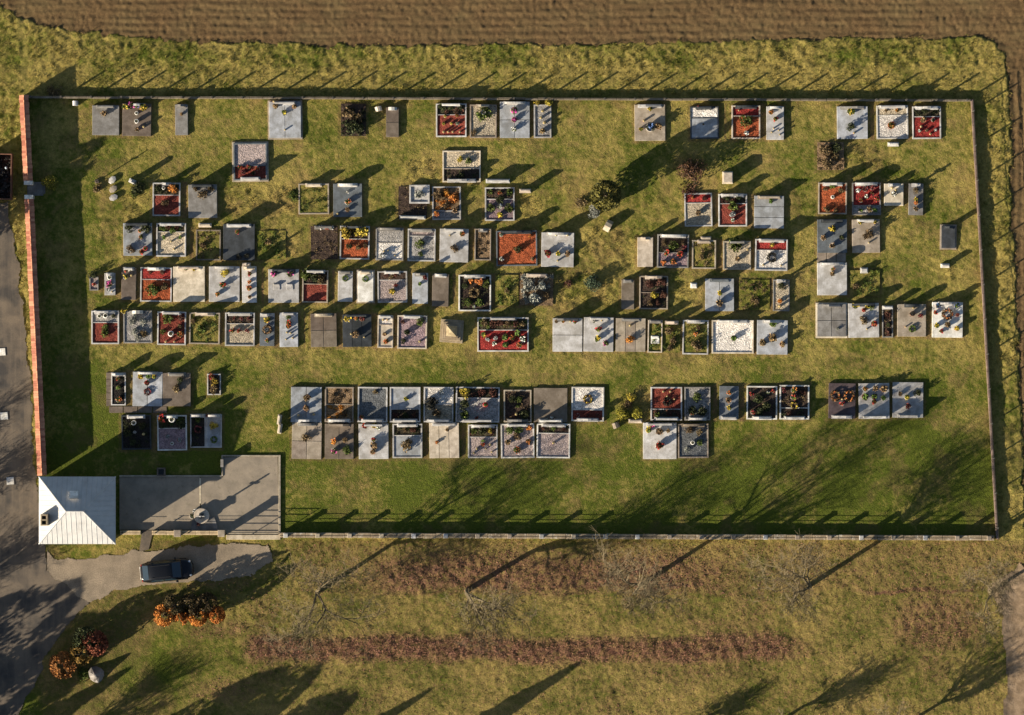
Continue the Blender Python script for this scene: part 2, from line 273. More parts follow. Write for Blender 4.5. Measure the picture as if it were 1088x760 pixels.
GR = '''
A|98,112,127,144|s:MG:1x1|Nr.7,.95MG|fB.45,.28|stained grey slab with one small brown bowl
A|130,110,161,145|s:BR:1x1|Nr.6,.9LG|fY.1,.1 fP.3,.08,1.3 fL.52,.06,1.3 fY.75,.12,1.2 uW.5,.3 uW.5,.55,1.3 fB.52,.8,.8 lR.75,.72|brown slab crowded with pink, blue and yellow flowers at its top
A|186,111,200,144|s:MG:1x1|Np.6,1.0MG|fB.5,.32,.8|narrow grey slab against the north wall
A|286,108,320,147|s:BG:2x1+TN|Nr.7,.9LG|lR.15,.0,1.3 fB.2,.12 fB.8,.14 fY.48,.3 lB.5,.78|blue grey slab split by a dark seam on a tan base
A|362,110,389,145|m:D|-|bB.3,.3 bD.45,.7,1.2 bB.75,.45 bD.75,.75|unkempt plot filled with dark and withered plants
A|410,114,424,146|s:BR:1x2|Nu.8,.5WH|-|small worn brown slab with pale rock at its head
A|463,110,496,146|k:LG:D/R.32|Nr.8,.95WH|bD.2,.12,.7 bD.5,.12,.7 bD.8,.12,.7 fY.3,.38,.8 fO.68,.36,.8 fY.25,.6,.7 fY.5,.6,.7 fW.7,.6,.7 lW.25,.85 lW.4,.85 lW.55,.85 lW.78,.85|red mulch bed with four white lanterns in a line
A|499,111,528,147|k:TN:T|Nr.6,.9TN|bG.5,.25,1.5 uW.5,.24,1.2 bB.15,.85,.5|tan sand bed with a big green shrub at its top
A|531,108,563,147|s:BG:2x2|Nr.7,.9WH|fP.48,.25,1.3 fP.48,.5,1.3 fW.48,.76,1.3|blue grey slab with three round bowls in a column
A|567,111,586,147|k:LG:Y|-|bY.15,-.06,.8 bY.85,-.06,.8 lW.5,.2,1.3 lS.4,.4,1.3 lS.6,.55,1.3 fB.5,.8|narrow kerbed plot with two yellow shrubs behind it
A|674,111,707,150|s:TN:1x1|Nr.75,1.0LG|fY.5,.12 fY.2,.68 fL.5,.64,1.5 fB.78,.6,1.2 lR.3,.45|pale tan slab with a blue flower bowl among yellow ones
A|733,113,764,148|k:DG:W/B.34|Nr.6,.9DG|fB.46,.55,.5 fR.3,.0,.6|black kerbed plot with a white band across its top
A|777,112,808,148|k:CR:C/O.3|Nr.75,1.0DG|bG.5,.48,1.1 fW.52,.82 lR.25,.15|orange mulch bed with crimson top strip against north wall
A|814,113,833,149|s:LG:1x1|Nr.7,.9LG|fO.25,.18,.8 fR.5,.38 lL.4,.66 lY.3,.78 lK.7,.72 lK.75,.85|narrow pale grey slab with small red and orange pots
A|889,113,922,148|s:BG:1x1|Nr.75,1.0MG|fY.45,.16,1.5 bD.45,.62,.8 lR.55,.82|blue grey slab with a large yellow bunch at its top
A|931,112,965,148|k:WH:T/W.28|Nr.8,1.0LG|fO.46,.6,1.3 fB.3,.15,.7 fO.65,.15,.7|white gravel plot with one orange bowl in its centre
A|969,113,1000,148|k:LG:D/C.3|Nr.75,1.0LG|bD.4,.14,.7 fB.38,.42 fD.72,.42 fW.25,.75,.7 fB.5,.74,.7 fW.8,.72,.7 lS.3,.62 lR.62,.85|crimson gravel bed with a dark planted top strip, upper right corner
B|248,152,284,192|k:SB:M/R.62+TN|Sr.7,1.15LG|fR.2,.66 fR.45,.64 fR.72,.68 fD.6,.8 fM.3,.78|dark kerbed pink gravel bed with red flowers at its bottom
B|470,160,511,194|k:CR:T/S.58|Sr.7,1.15LG|bY.45,.28,.8 bG.68,.32,.7 bD.5,.78,.6|tan gravel bed with dark soil in its lower half
B|868,151,897,181|m:N|-|bB.3,.3,1.1 bB.7,.5,1.1 bD.7,.2 bB.35,.75|mound of withered flowers below the top row
C|162,194,192,230|k:LG:D/R.36|Np.3,1.25LG|uW.4,.16 bO.75,.18,1.1 bD.2,.2,.6 bB.45,.6,.8|red mulch bed with an orange shrub in its top right
C|200,196,231,232|s:MG:1x1|Nr.75,1.1DG|bB.25,.14,.6 bB.5,.3,.9 bB.78,.14,.6|shaded grey slab with dry plants along its top
C|317,195,350,228|k:TN:G|Nr.6,.7CR|-|kerbed grass plot with a pale stone plaque
C|354,195,385,231|s:SB:1x1|Nr.65,1.1WH|lR.2,.05 fO.5,.55,1.2 fW.5,.25,.7 fB.5,.78,.9 lK.15,.9|dark blue grey slab with one orange bowl
C|423,198,454,233|m:S|Sr.9,.55WH|tS.74,.24|bare brown soil plot with a square stone planter
C|459,198,490,234|k:LG:N/Y.75|-|bO.75,.36,.8 bB.25,.3,.9 bB.5,.55,.9 fO.15,.82 fB.8,.72 bO.5,.2,.7|pale kerbed bed full of withered orange and brown plants
C|515,199,547,235|k:LG:S/P.34|-|bG.18,.14,.6 fR.5,.16 bG.82,.14,.6 bG.2,.62,.9 bG.8,.64,.9 fW.5,.58 fY.5,.82 bD.5,.36,.7|mauve gravel bed with a dark planted cross
C|727,205,757,241|k:LG:C/T.28|-|fO.3,.15,.7 bM.7,.15,.5 fB.5,.6,1.2|tan gravel bed with crimson top strip beside the bare reddish tree
C|763,206,794,241|k:LG:D/R.28|Nr.75,1.1LG|bD.3,.12,.6 bD.7,.12,.6 bG.5,.38,.8 fS.5,.62 fW.5,.8,.9|red mulch bed in a white kerb with three pots in a column
C|801,208,833,243|s:BG:1x3|Nr.75,1.0TN|fG.56,.17,1.1|plain blue grey slab with two cross seams
C|869,194,900,228|k:TN:O|Nr.7,1.1LG|bB.25,.2,.6 bG.5,.1,.6 bB.8,.25,.6 uW.5,.46 bB.3,.85,.6 bB.6,.85,.7|red brown mulch bed with one white vase in its middle
C|905,194,936,229|k:MG:C/Y.72|Nr.7,1.1LG|fW.2,.25,.8 fM.45,.2,1.2 fR.7,.35 fW.5,.42,.8 fR.3,.55 fM.7,.15 fR.85,.5,1.2 fG.3,.85 fB.6,.82 fG.8,.85|bed packed with red and white flowers
C|939,195,960,219|s:CR:1x1|Nr.6,.8LG|lS.4,.2,1.4 lW.6,.3,1.4 fW.5,.45|small cream slab holding white and silver lanterns
C|965,195,981,229|s:MG:1x1|Nx.6,1.25LG|bB.5,.24,.7 fY.5,.5 fO.5,.62,.8 fB.5,.8,.9|narrow grey slab with dry yellow flowers at the right end
D|131,237,162,272|s:BG:1x1|Nr.75,1.15DG|bD.2,.14,1 bD.82,.14,1 uO.58,.24 bB.25,.8,.9 uR.78,.78,1.1 fR.65,.88 fO.62,.42|blue grey slab with two dark shrubs at its top corners
D|166,237,198,273|k:LG:D/T.24|Nr.75,1.0LG|bM.4,.12,.6 bM.7,.12,.6 bG.15,.14,.5 bG.55,.2,.6 fG.25,.42,.8 fG.8,.42,.8 lK.5,.55 lK.6,.78|cream gravel bed with maroon plants along its top
D|237,238,271,277|s:DG:1x1|Nr.75,1.1LG|fR.45,.22,1.1 lR.78,.05,1.2 bK.5,.9,.7 bK.75,.86,.7|dark grey slab with red flowers and black plants
D|330,240,359,276|m:S|Nr.8,.9MG|fW.35,.04 fR.6,.06 fW.8,.05|dark soil mound with white flowers along its head
D|361,240,393,276|k:LG:S/O.38|Nr.7,1.1DG|bY.26,.18,1.45 bY.74,.18,1.4 bD.3,.6,.6 bB.6,.62,.7 bB.85,.6,.6|orange mulch bed with two golden yellow bushes
D|399,242,429,277|k:MG:Y/W.45|Nr.8,1.1MG|lK.3,.72 lK.45,.7 lS.7,.85 fS.25,.85|grey gravel bed with pale striped centre and dark lanterns
D|433,243,463,278|k:LG:M/Y.2|Nr.75,1.1MG|bG.45,.48,1.1 bG.45,.78,.6|grey gravel bed with one round green shrub
D|467,243,498,279|s:LG:1x1|Nr.75,1.1LG|fO.78,.15,.9 bB.52,.6,.8 lK.35,.2|light grey slab with a long brown plant off centre
D|504,243,522,277|k:TN:N|Np.4,.9MG|-|narrow kerbed plot of dry tan grass
D|527,245,571,283|k:SB:O|Nr.75,1.2DG|bD.52,.52,.9 fW.12,.8,.9 fB.88,.8,.9 fW.12,.12,.8 fO.82,.15,.8|wide orange mulch bed in a dark kerb
D|575,247,610,284|s:LG:1x1|Nr.75,1.1LG|fR.2,.6,1.2 fY.52,.62,1.2 fB.8,.62,1.1 lR.8,.08 lL.45,.08 lK.5,.82|light grey slab with three bowls side by side
D|677,252,694,284|s:CR:1x1|Np.6,1.0CR|-|plain narrow cream slab
D|698,249,732,285|k:MG:S/P.55|Na.75,1.1WH|bG.5,.32,.8 bB.2,.25,.7 bB.8,.25,.7 fR.3,.55,1.2 fR.72,.6,1.2 fO.2,.84 fO.5,.82,1.1 fM.85,.4|kerbed bed crowded with red and orange flowers under a white arched stone
D|735,255,761,286|k:TN:G|Nr.5,.6CR|bB.4,.6,.6|brown overgrown kerbed plot with small pale headstone
D|768,256,798,287|k:TN:T|Nr.7,1.0MG|bG.45,.12,1.3 fB.52,.62,1.1 lW.88,.3|tan sand bed with a bright green bush at its top
D|802,254,837,288|k:LG:C/W.34|Nr.75,1.2LG|fY.52,.18 wK.52,.58,1.1 lK.25,.82 lK.8,.84|white gravel bed with crimson top strip and dark wreath
D|868,233,900,269|s:SB:1x1|Nr.7,1.1DG|fY.5,.28,1.2 fB.2,.55,1.2 fB.5,.78,1.3 fD.82,.55,1.2|dark slab with four bowls set in a diamond
D|905,233,935,269|s:TN:1x1|Nr.6,1.0LG|fY.28,.1,.8 fY.82,.08,.8 bB.55,.46,1 lW.6,.7|stained tan slab with one big brown plant at its centre
D|1000,240,1015,264|s:DG:1x1+TN|Np.6,1.05DG|-|small black slab standing alone near the east wall
E|95,294,105,309|k:MG:M|-|bD.4,-.15,1.1 fR.5,.55,.9|tiny kerbed plot below a dark round shrub
E|111,290,123,314|s:LG:1x1|Nr.6,.6LG|uW.5,.2 fP.45,.48,1.2 fS.4,.75,.9 lW.7,.85|child sized pale slab with bright pink flowers
E|129,284,145,319|s:BR:1x1|Nr.7,1.0LG|fY.3,.3 lS.7,.25 fR.3,.08,.7 fW.6,.06,.7|narrow brown slab with yellow flowers near its top
E|149,284,183,321|k:LG:C/O.34|Nr.5,1.0WH|bG.4,.66,1.1 bB.74,.58,.9 bM.3,.15,.5 bM.7,.15,.5|orange mulch bed with crimson top strip and two shrubs
E|184,283,218,321|s:CR:1x1|Nr.75,1.1CR|fY.66,.08,.8 fW.4,.07,.7|bare cream slab with tiny yellow flowers at its head
E|222,283,255,321|s:LG:1x1|Nr.7,1.1LG|bY.54,.2,1 fR.46,.52,1.1 fO.28,.78|pale slab with a large yellow plant and red bowl
E|257,283,273,322|s:LG:1x1|Nr.7,1.2CR|fR.52,.2 fO.5,.42 fO.5,.6,1.1 fB.52,.84,.8|narrow pale slab with four pots in a column
E|285,286,318,322|s:LG:1x1|Nr.7,1.0DG|fP.18,.14,1.1 fP.72,.14,1.1 eS.27,.52,.7 eS.7,.52,.7|light grey slab with two raised memorial plates
E|321,287,349,322|k:TN:S/R.42|Nr.75,1.1WH|bG.12,.12,1 bD.5,.25,.8 bB.7,.3,.7|red mulch bed with a bright green corner shrub
E|359,288,375,321|s:LG:1x1|Nr.7,1.0MG|wG.5,.24,1|narrow light slab with one green wreath
E|380,288,397,321|s:WH:1x1+TN|Nr.6,1.0CR|wG.5,.26,.8|narrow pure white slab with green wreath at its top
E|401,288,433,322|k:LG:S/M.26|Nr.65,1.0WH|fY.5,.64,1.1 fM.62,.45,1 bM.3,.12,.6 bM.6,.12,.6|grey gravel bed with a small yellow bunch and maroon plants
E|438,290,455,323|s:BG:1x1|Nr.7,1.1MG|fM.8,.14,.9 fG.48,.35,.8|narrow pale blue slab nearly bare
E|459,291,477,326|s:BR:1x1|Na.6,.8WH|-|weathered brown slab with round white stone at its head
E|487,292,522,331|k:WH:S|Nr.75,1.15LG|fO.38,.18 fO.55,.18 fO.68,.2 wB.48,.5,1.3 bG.28,.76,.8 bG.66,.76,.8 bD.2,.3,.7 bG.85,.25,.7 fW.48,.88,.6|white kerbed soil bed with a brown wreath at its centre
D|208,244,235,277|k:BR:G|-|bB.3,.5,.6|brown edged plot overgrown with tall grass
D|273,245,304,276|m:G|-|bB.4,.4,.6 bG.7,.7,.6|unkempt grassy plot without any kerb
E|526,292,551,325|m:G|-|bB.5,.5,.5|grassy unkempt plot beside the white kerbed soil bed
E|785,297,818,330|m:G|-|bG.4,.3,.6 bB.6,.7,.6|weedy plot without kerb right of the seamed slab
E|903,287,935,315|m:G|-|bB.2,.6,.6|overgrown plot right of the plain light slab
E|552,291,588,325|m:H|Nr.7,.7CR|bS.3,.4,1.2 bS.65,.4,1.2 bS.45,.75,1.1 bB.8,.7,.9|plot thick with grey green dried heather
E|660,297,674,329|s:BR:1x1|Nr.6,.9MG|-|narrow bare brown slab left of a reddish bed
E|679,293,710,329|k:TN:S/S.5|Nr.6,.9CR|bM.35,.25,.8 bM.75,.2,.9 bY.52,.56,.8 bM.8,.55,1 bB.35,.8,.8 bM.65,.8,.7|tan kerbed bed of maroon shrubs around a yellow one
E|749,296,780,331|s:BG:2x1|Nr.7,1.0SB|fY.5,.45,.9 fB.5,.75,1.3|blue grey slab with a seam and brown bowl
E|821,297,839,331|k:MG:T|Nx.6,1.3LG|bD.5,.2,.7 fO.42,.68,1.1 lY.4,.84,1.2|narrow sand bed with one orange bowl at right end
E|868,279,900,314|s:LG:1x1|Nr.7,1.1LG|fO.52,.2 fB.5,.34|plain light grey slab below a strip of tan paving
F|97,330,127,366|k:LG:Y/R.34|Nr.75,1.1LG|uW.3,.16 uW.52,.15,1.2 bD.8,.16,.6 bG.52,.5,.7 bG.48,.68,.8|red mulch bed with white vases along its top strip
F|131,330,162,365|k:MG:Y|Nu.5,.9WH|bS.3,.3,.8 bS.7,.35,.8 bS.4,.65,.8 bB.7,.7,.8 fY.02,.02 bS.5,.85,.6 fW.4,.15,.8|grey plot littered with dry grey twigs
F|167,331,198,367|k:LG:R|Nr.75,1.1LG|bG.35,.22,1 uW.48,.66,1.5 fO.8,.68 bM.8,.2,.7 bB.8,.45,.6 bG.2,.6,.6 lW.3,.9 lW.6,.9|red mulch bed with one large white urn
F|201,332,234,366|k:TN:G|Nr.65,1.0CR|bG.4,.5,.7 bB.15,.25,.6|kerbed plot overgrown with dark grass
F|239,332,271,368|k:LG:S/T.32|Nr.8,1.1LG|fR.25,.54,1.1 fR.48,.54,1.1 fM.75,.54 fM.3,.18,.7 fM.55,.18,.7 fM.8,.18,.7|tan gravel bed with red bowls and dark top strip
F|276,333,292,368|s:SB:1x1|Nr.8,1.0LG|fY.5,.2,1.1 wB.5,.5,1.1 fO.5,.84,.9|narrow blue grey slab with brown wreath in its middle
F|297,332,317,369|s:BG:1x1|Nr.7,1.1LG|bG.48,.14,.6 fR.5,.3 fO.48,.4 lK.4,.58 lK.6,.6 lK.35,.78 lK.72,.74|pale blue slab with red pots and four dark lanterns
F|330,333,358,369|s:BR:2x2|Nr.8,1.0TN|-|bare brown slab quartered by seams
F|364,334,395,369|s:DG:3x1|Nr.8,1.1DG|fY.16,.14,1.1 fO.48,.12,1.1 fM.68,.12 fB.46,.62,1.4 lW.75,.7 lW.3,.6|black slab with a tan bowl at its centre
F|401,335,418,370|k:CR:W/B.28|Nr.8,1.0LG|lR.62,.14 lK.35,.14 fB.45,.58,.9 fO.55,.8|narrow cream kerbed plot with white plate at its top
F|422,335,454,371|k:CR:P|Nr.75,1.1LG|bG.75,.18,.7 fD.32,.5,1.1 bD.2,.76,.7 bM.2,.2,.5 lG.75,.78|mauve and grey gravel bed with green plant top right
F|507,337,562,374|k:WH:D/C.36|Nr.6,1.2LG|bB.15,.18,.7 bM.3,.2,.8 bM.45,.15,.8 bB.6,.2,.8 bM.75,.18,.8 bB.88,.2,.7 fY.12,.5 fS.2,.64 fS.36,.6 fG.54,.58,1.1 fG.55,.8,1.1 fW.33,.76,.8 fO.68,.6 fG.78,.45,1.2 fW.88,.62 fO.82,.8 fR.64,.7,.7|widest grave, crimson bed in white kerb crowded with bowls
F|587,338,619,374|s:LG:1x2|Nr.75,1.1MG|fB.12,.1,.7 fO.35,.1,.7 lY.6,.1 fR.75,.12,.6|light grey slab with one cross seam and small pots
F|620,337,652,374|s:LG:1x1|Nr.75,1.1LG|fR.5,.35 fY.46,.62,1 fP.75,.75 fW.35,.12,.7 lL.6,.1|light grey slab with red, yellow and pink pots
F|654,338,686,374|s:TN:3x1|Nr.75,1.1MG|bO.46,.62,.9 lG.48,.22|tan slab panels with a large orange plant
F|688,340,704,375|k:CR:G|Nr.8,1.0MG|eW.5,.6,1|narrow grass plot holding a white plate
F|704,341,723,375|m:G|Nr.8,1.0CR|bB.4,.3,.7 bB.6,.6,.8 bB.4,.85,.6|narrow weedy plot with brown plants beside white plate plot
F|725,340,753,377|k:LG:G|Nr.75,1.1LG|fO.5,.4,1.1 bB.55,.76,.9 bB.6,.25,.7|grassy bed in a light grey kerb with an orange bowl
F|756,340,801,376|k:CR:W|Nr.75,1.1WH|fG.52,.54,1.2|wide white gravel plot with one green pot
F|804,340,837,377|s:BG:1x1|Nr.75,1.2LG|fG.5,.12,1.1 fB.5,.52,1.5 fB.18,.66,1.3 fB.82,.7,1.2|blue grey slab with three big brown bowls
F|868,323,899,358|s:MG:2x2+CR|Nr.75,1.1MG|bH.7,.75,.4|cracked grey slab in four pieces
F|901,322,934,359|s:LG:1x1|Nr.75,1.1DG|fY.22,.07,1.1 fY.6,.12 fR.5,.2 bB.5,.5,1 fR.84,.6,1.2 lK.6,.75 bG.75,.1,.6|pale slab strewn with yellow and red flowers around a brown plant
F|937,325,949,359|k:MG:S|Nr.8,.9LG|bM.5,.3,.6 bD.5,.6,.5 bM.5,.85,.5|very narrow dark soil plot with small grey headstone
F|953,323,984,358|s:TN:1x1|Nr.6,1.0DG|fK.52,.3 fM.8,.35 wG.52,.76,1 lR.28,.7 lK.55,.12|grey tan slab with dark lantern and green wreath
F|990,321,1023,359|s:WH:1x1|Nr.65,1.2LG|fL.2,.1,1.2 fL.8,.1,1.2 wO.5,.34,1.5 fM.82,.36 fR.1,.3,.9 fY.15,.66,1.1 fB.5,.64,1.1 fY.8,.74,1.1 fR.3,.82,.8|white slab with two blue bunches at the right end
G|118,396,134,431|k:LG:K|Nr.8,1.0LG|fR.45,.18 fG.5,.45 fO.5,.82|narrow black soil bed on brown paving
G|141,395,173,432|s:BG:2x1|Nr.75,1.1LG|fY.26,.14 fG.52,.14 fY.72,.14 fR.48,.32 wM.5,.58,1.2|blue grey slab with a red and green wreath on brown paving
G|173,396,203,432|s:BR:1x1|Nr.75,1.1MG|lR.22,.06 bD.62,.22,.8 bB.5,.45,.9 lG.52,.55|brown slab with dark plants in its middle
G|220,397,235,420|k:LG:S|-|fR.3,.12 bY.5,.4,.9 bB.5,.75,.7|small open kerb with dry yellow flowers
G|309,411,342,449|s:BG:2x1|Sr.75,1.1LG|fB.52,.3,1.4 fB.5,.6,1.2 lR.75,.78,1.2 lG.25,.8|blue grey slab with two brown bowls at the left end
G|345,411,376,449|k:TN:N/N.5|Sr.75,1.1LG|bB.3,.25,.5 bB.7,.75,.6|tan kerbed bed covered in brown dead leaves
G|380,411,412,449|k:LG:L|Sr.75,1.1LG|fR.12,.85,.7 bB.6,.15,.6|slate grey gravel bed in a pale kerb
G|414,411,447,449|k:LG:B/S.64|Sr.75,1.0LG|fY.52,.34,1 bM.2,.78,.6 bD.5,.8,.6 bM.8,.78,.6|smooth blue grey plot with a planted bottom strip
G|450,411,482,449|k:LG:W/T.5|Sr.75,1.1LG|bK.28,.46,1.2 bB.45,.75,.8 fW.6,.15|white gravel plot with one black round shrub
G|484,411,531,449|k:LG:D/Y.3|Sr.75,1.1LG|bY.2,.18,1.3 bM.6,.15,.7 bM.85,.15,.7 bD.2,.5,.9 bG.2,.8,.8 uR.68,.5,1.3 fR.48,.88,.7|wide double grave with yellow shrub and red vase
G|535,414,565,449|k:TN:S|Sr.75,1.0MG|bD.3,.3,.8 bG.55,.3,.6 bG.5,.5,.5 lR.45,.75,1.4 bD.75,.75,.9|dark soil bed with a single red lantern
G|567,412,603,449|s:BR:1x1|Sr.75,1.0WH|fW.55,.92,1.2 fW.42,.93|dirty brown slab with white flowers at its foot
G|607,411,642,448|k:WH:W/R.68|Sr.75,1.1LG|wY.5,.36,1.2 fM.2,.82,.7 fM.5,.82,.7 fM.8,.82,.7|white gravel plot with yellow green wreath and red foot strip
G|691,411,725,447|k:LG:R/D.68|Sr.75,1.2LG|lW.4,.14,1.2 lW.62,.14,1.2 lW.52,.28 lW.75,.36 wK.52,.44,1.2 bG.2,.82,.6 bM.6,.8,.6|red gravel bed with white lanterns above a dark wreath
G|727,411,755,447|k:MG:Y|Sr.75,1.1LG|bG.48,.3,.9 bD.3,.72,.9 bD.7,.72,.9 fR.3,.8,.8|grey gravel bed half covered by dark green shrubs
G|764,410,785,446|s:SB:1x1|Sr.8,1.0LG|fO.5,.2 fB.48,.42,1.1 fY.5,.66,1.1|narrow dark blue slab with three bowls in a column
G|793,410,826,446|k:WH:S|Sr.6,1.0WH|fR.2,.78,1.1 fW.7,.2 fR.15,.25,.8 bD.4,.4,.9 bD.65,.6,1 bD.45,.75,.8 lW.55,.55 fR.85,.15,.8|white kerb around dark plants with red flowers at left
G|828,409,860,446|k:WH:S/S.68|Sr.75,1.0WH|fR.48,.34,1.2 wY.48,.6,.9 fM.15,.15,.8 fO.48,.15 bM.8,.2,.7 bM.3,.85,.6|white kerb around dark soil with a yellow wreath
G|880,407,909,445|s:PU:1x1|Sr.75,1.0LG|wO.24,.36,1.6 wO.76,.36,1.6 fR.5,.58,1.1 lW.5,.45|dark purple slab with two big wreaths
G|912,407,945,445|s:LG:1x1|Sr.75,1.1LG|fO.2,.16,1.2 fB.54,.15,1.3 fB.82,.16,1.2 fG.2,.38,1.2 fG.5,.38,1.3 fG.8,.42,1.3 fR.5,.52|pale slab covered by rows of bowls
G|948,406,981,444|s:LG:1x1|Sr.75,1.1LG|fB.25,.33,1.1 bD.82,.3,.8 fY.46,.42,1.4 fM.5,.68,1.1|pale slab with a yellow bunch at the right end
H|129,441,161,478|k:DG:K|Nr.7,1.1LG|uW.42,.22 bD.2,.5,.7 bD.7,.3,.7 lS.75,.55,1.2 bD.4,.8,.7 fS.45,.5,.8|black soil plot with silver pots in the chapel shade
H|167,441,199,479|k:WH:D/P.36|Na.35,1.1WH|fR.15,.1,1.5 uW.5,.12,1.4 bD.2,.28,.7 bD.8,.28,.8 uW.5,.8,.8 fS.75,.7,.8 fS.35,.6,.8|mauve gravel bed in a white kerb with large red bunch
H|202,440,219,476|k:LG:K|Nr.8,1.0LG|bG.5,.16,.6 wM.5,.45,.9|narrow black bed beside a blue grey one
H|219,440,236,476|k:LG:B|Nr.8,1.0LG|fR.15,.03,.8 bY.5,.36,.8 wG.5,.76,1.1|narrow blue grey plot with yellow bush and wreath
H|310,449,342,488|s:TN:2x2|Nr.75,1.0MG|bB.5,.4,.8|tan slab in four panels with one brown plant
H|345,450,376,488|s:BR:2x1|Nr.75,1.0BR|fO.32,.5,1.1 fB.7,.46,1.1 fP.32,.76,1.1 bG.75,.76,.7|brown slab with a pink pot and green plant
H|381,450,413,488|s:LG:1x1|Nr.75,1.0LG|fR.2,.06 fY.52,.05,1.1 fW.66,.1 fR.5,.45 fB.5,.62,1.2 fB.48,.8,1.3|pale slab with pots in a line down its middle
H|417,450,449,487|k:LG:D/B.33|Nr.75,1.0LG|bM.7,.18,.6 bB.4,.18,.6 bB.5,.6,1.05|pale kerbed plot with one big brown shrub
H|456,449,488,487|s:CR:3x1|Nr.75,1.0LG|fO.25,.55,.8 fB.6,.2,.7|light slab with a cream central panel
H|497,451,529,487|k:LG:D/M.36|Nr.75,1.0LG|bG.2,.2,.7 bD.5,.2,.8 bY.75,.18,.7 fR.5,.6 fG.5,.48,.8 lK.3,.72 lK.6,.72 lR.75,.6 lK.2,.85 lK.8,.82|pink gravel bed dotted with small dark lanterns
H|532,450,568,487|k:WH:M|Nr.75,1.0LG|bG.25,.2,.7 bG.52,.18,.7 bB.48,.36,1 fO.84,.14 fO.82,.52,1.1 fO.48,.76,1.2 fB.2,.54,1.1|white kerbed gravel with brown and orange plants in a ring
H|570,450,606,487|k:WH:S/M.26|Nr.75,1.0LG|bM.2,.14,.5 bG.5,.14,.5 bM.8,.14,.5 lR.5,.56,1.3|pink gravel plot with a single red lantern
H|683,449,719,488|s:LG:1x1|Nr.75,1.0LG|fP.25,.06 fY.16,.2,1.1 fB.48,.24,1.2 fB.75,.22 fR.48,.62,1.3 fW.58,.6,.8|pale slab with a red and white bunch at its centre
H|720,450,753,487|k:TN:L|Nr.75,1.0BR|bB.35,.2,.8 bB.7,.25,.8 uW.48,.55 bG.7,.55,.6 bS.3,.75,.6|dark grey gravel bed with one white vase
'''
# ------------------------------------------------------------------ layout polygons (photo pixels)
FIELD = [(-900, -900), (-900, 4), (0, 6), (15, 17), (45, 27), (90, 35), (150, 41), (220, 46), (300, 47), (380, 51), (470, 49), (600, 49), (720, 46), (830, 43),
         (960, 41), (1040, 42), (1058, 47), (1068, 60), (1072, 90), (1075, 200), (1081, 350), (1087, 470), (1092, 600), (1100, 640), (1900, 640), (1900, -900)]
ROAD = [(-600, 205), (8, 214), (14, 250), (24, 330), (33, 420), (38, 500), (45, 576), (58, 596), (100, 592), (150, 585), (200, 579), (250, 577), (284, 579),
        (292, 596), (268, 610), (228, 618), (190, 617), (150, 621), (118, 630), (88, 646), (64, 672), (47, 702), (33, 733), (14, 770), (-40, 860), (-200, 1100), (-600, 1100)]
TRACK = [(1046, 628), (1060, 640), (1066, 690), (1068, 780), (1080, 900), (1250, 900), (1250, 640), (1110, 622), (1085, 600), (1070, 612)]
PATIO = [(127, 507), (237, 506), (237, 486), (295, 485), (297, 566), (241, 566), (240, 563), (127, 563)]
def warp(px, py, a=3.0, sc=0.9, seed=50):
    x = X(px); y = Y(py)
    return px + a * (fbm(x, y, sc, 3, seed) - .5) * 2, py + a * (fbm(x, y, sc, 3, seed + 9) - .5) * 2
def m_field(px, py): return inpoly(*warp(px, py, 5.0, 1.1, 60), FIELD)
def m_road(px, py): return inpoly(*warp(px, py, 5.0, .9, 70), ROAD)
def m_track(px, py): return inpoly(*warp(px, py, 5.0, .5, 80), TRACK)
CEM = [(25, 103), (1031, 106), (1060, 571), (297, 568), (127, 568), (46, 570)]
GRECT = [list(map(float, l.split('|')[1].split(','))) for l in GR.strip().split('\n')]
def worn(px, py):
    """trodden earth in the narrow gaps between neighbouring graves"""
    a = np.zeros(px.shape, bool); b = np.zeros(px.shape, bool)
    for x0, y0, x1, y1 in GRECT:
        yy = (py > y0 - 2) & (py < y1 + 2)
        a |= yy & (px >= x0 - 7) & (px <= x0); b |= yy & (px >= x1) & (px <= x1 + 7)
    e = np.zeros(px.shape, bool)
    for x0, y0, x1, y1 in GRECT: e |= (px > x0 - 2.5) & (px < x1 + 2.5) & (py > y0 - 2.5) & (py < y1 + 2.5)
    return np.where(a & b, 1.0, np.where(e, .55, 0.0))
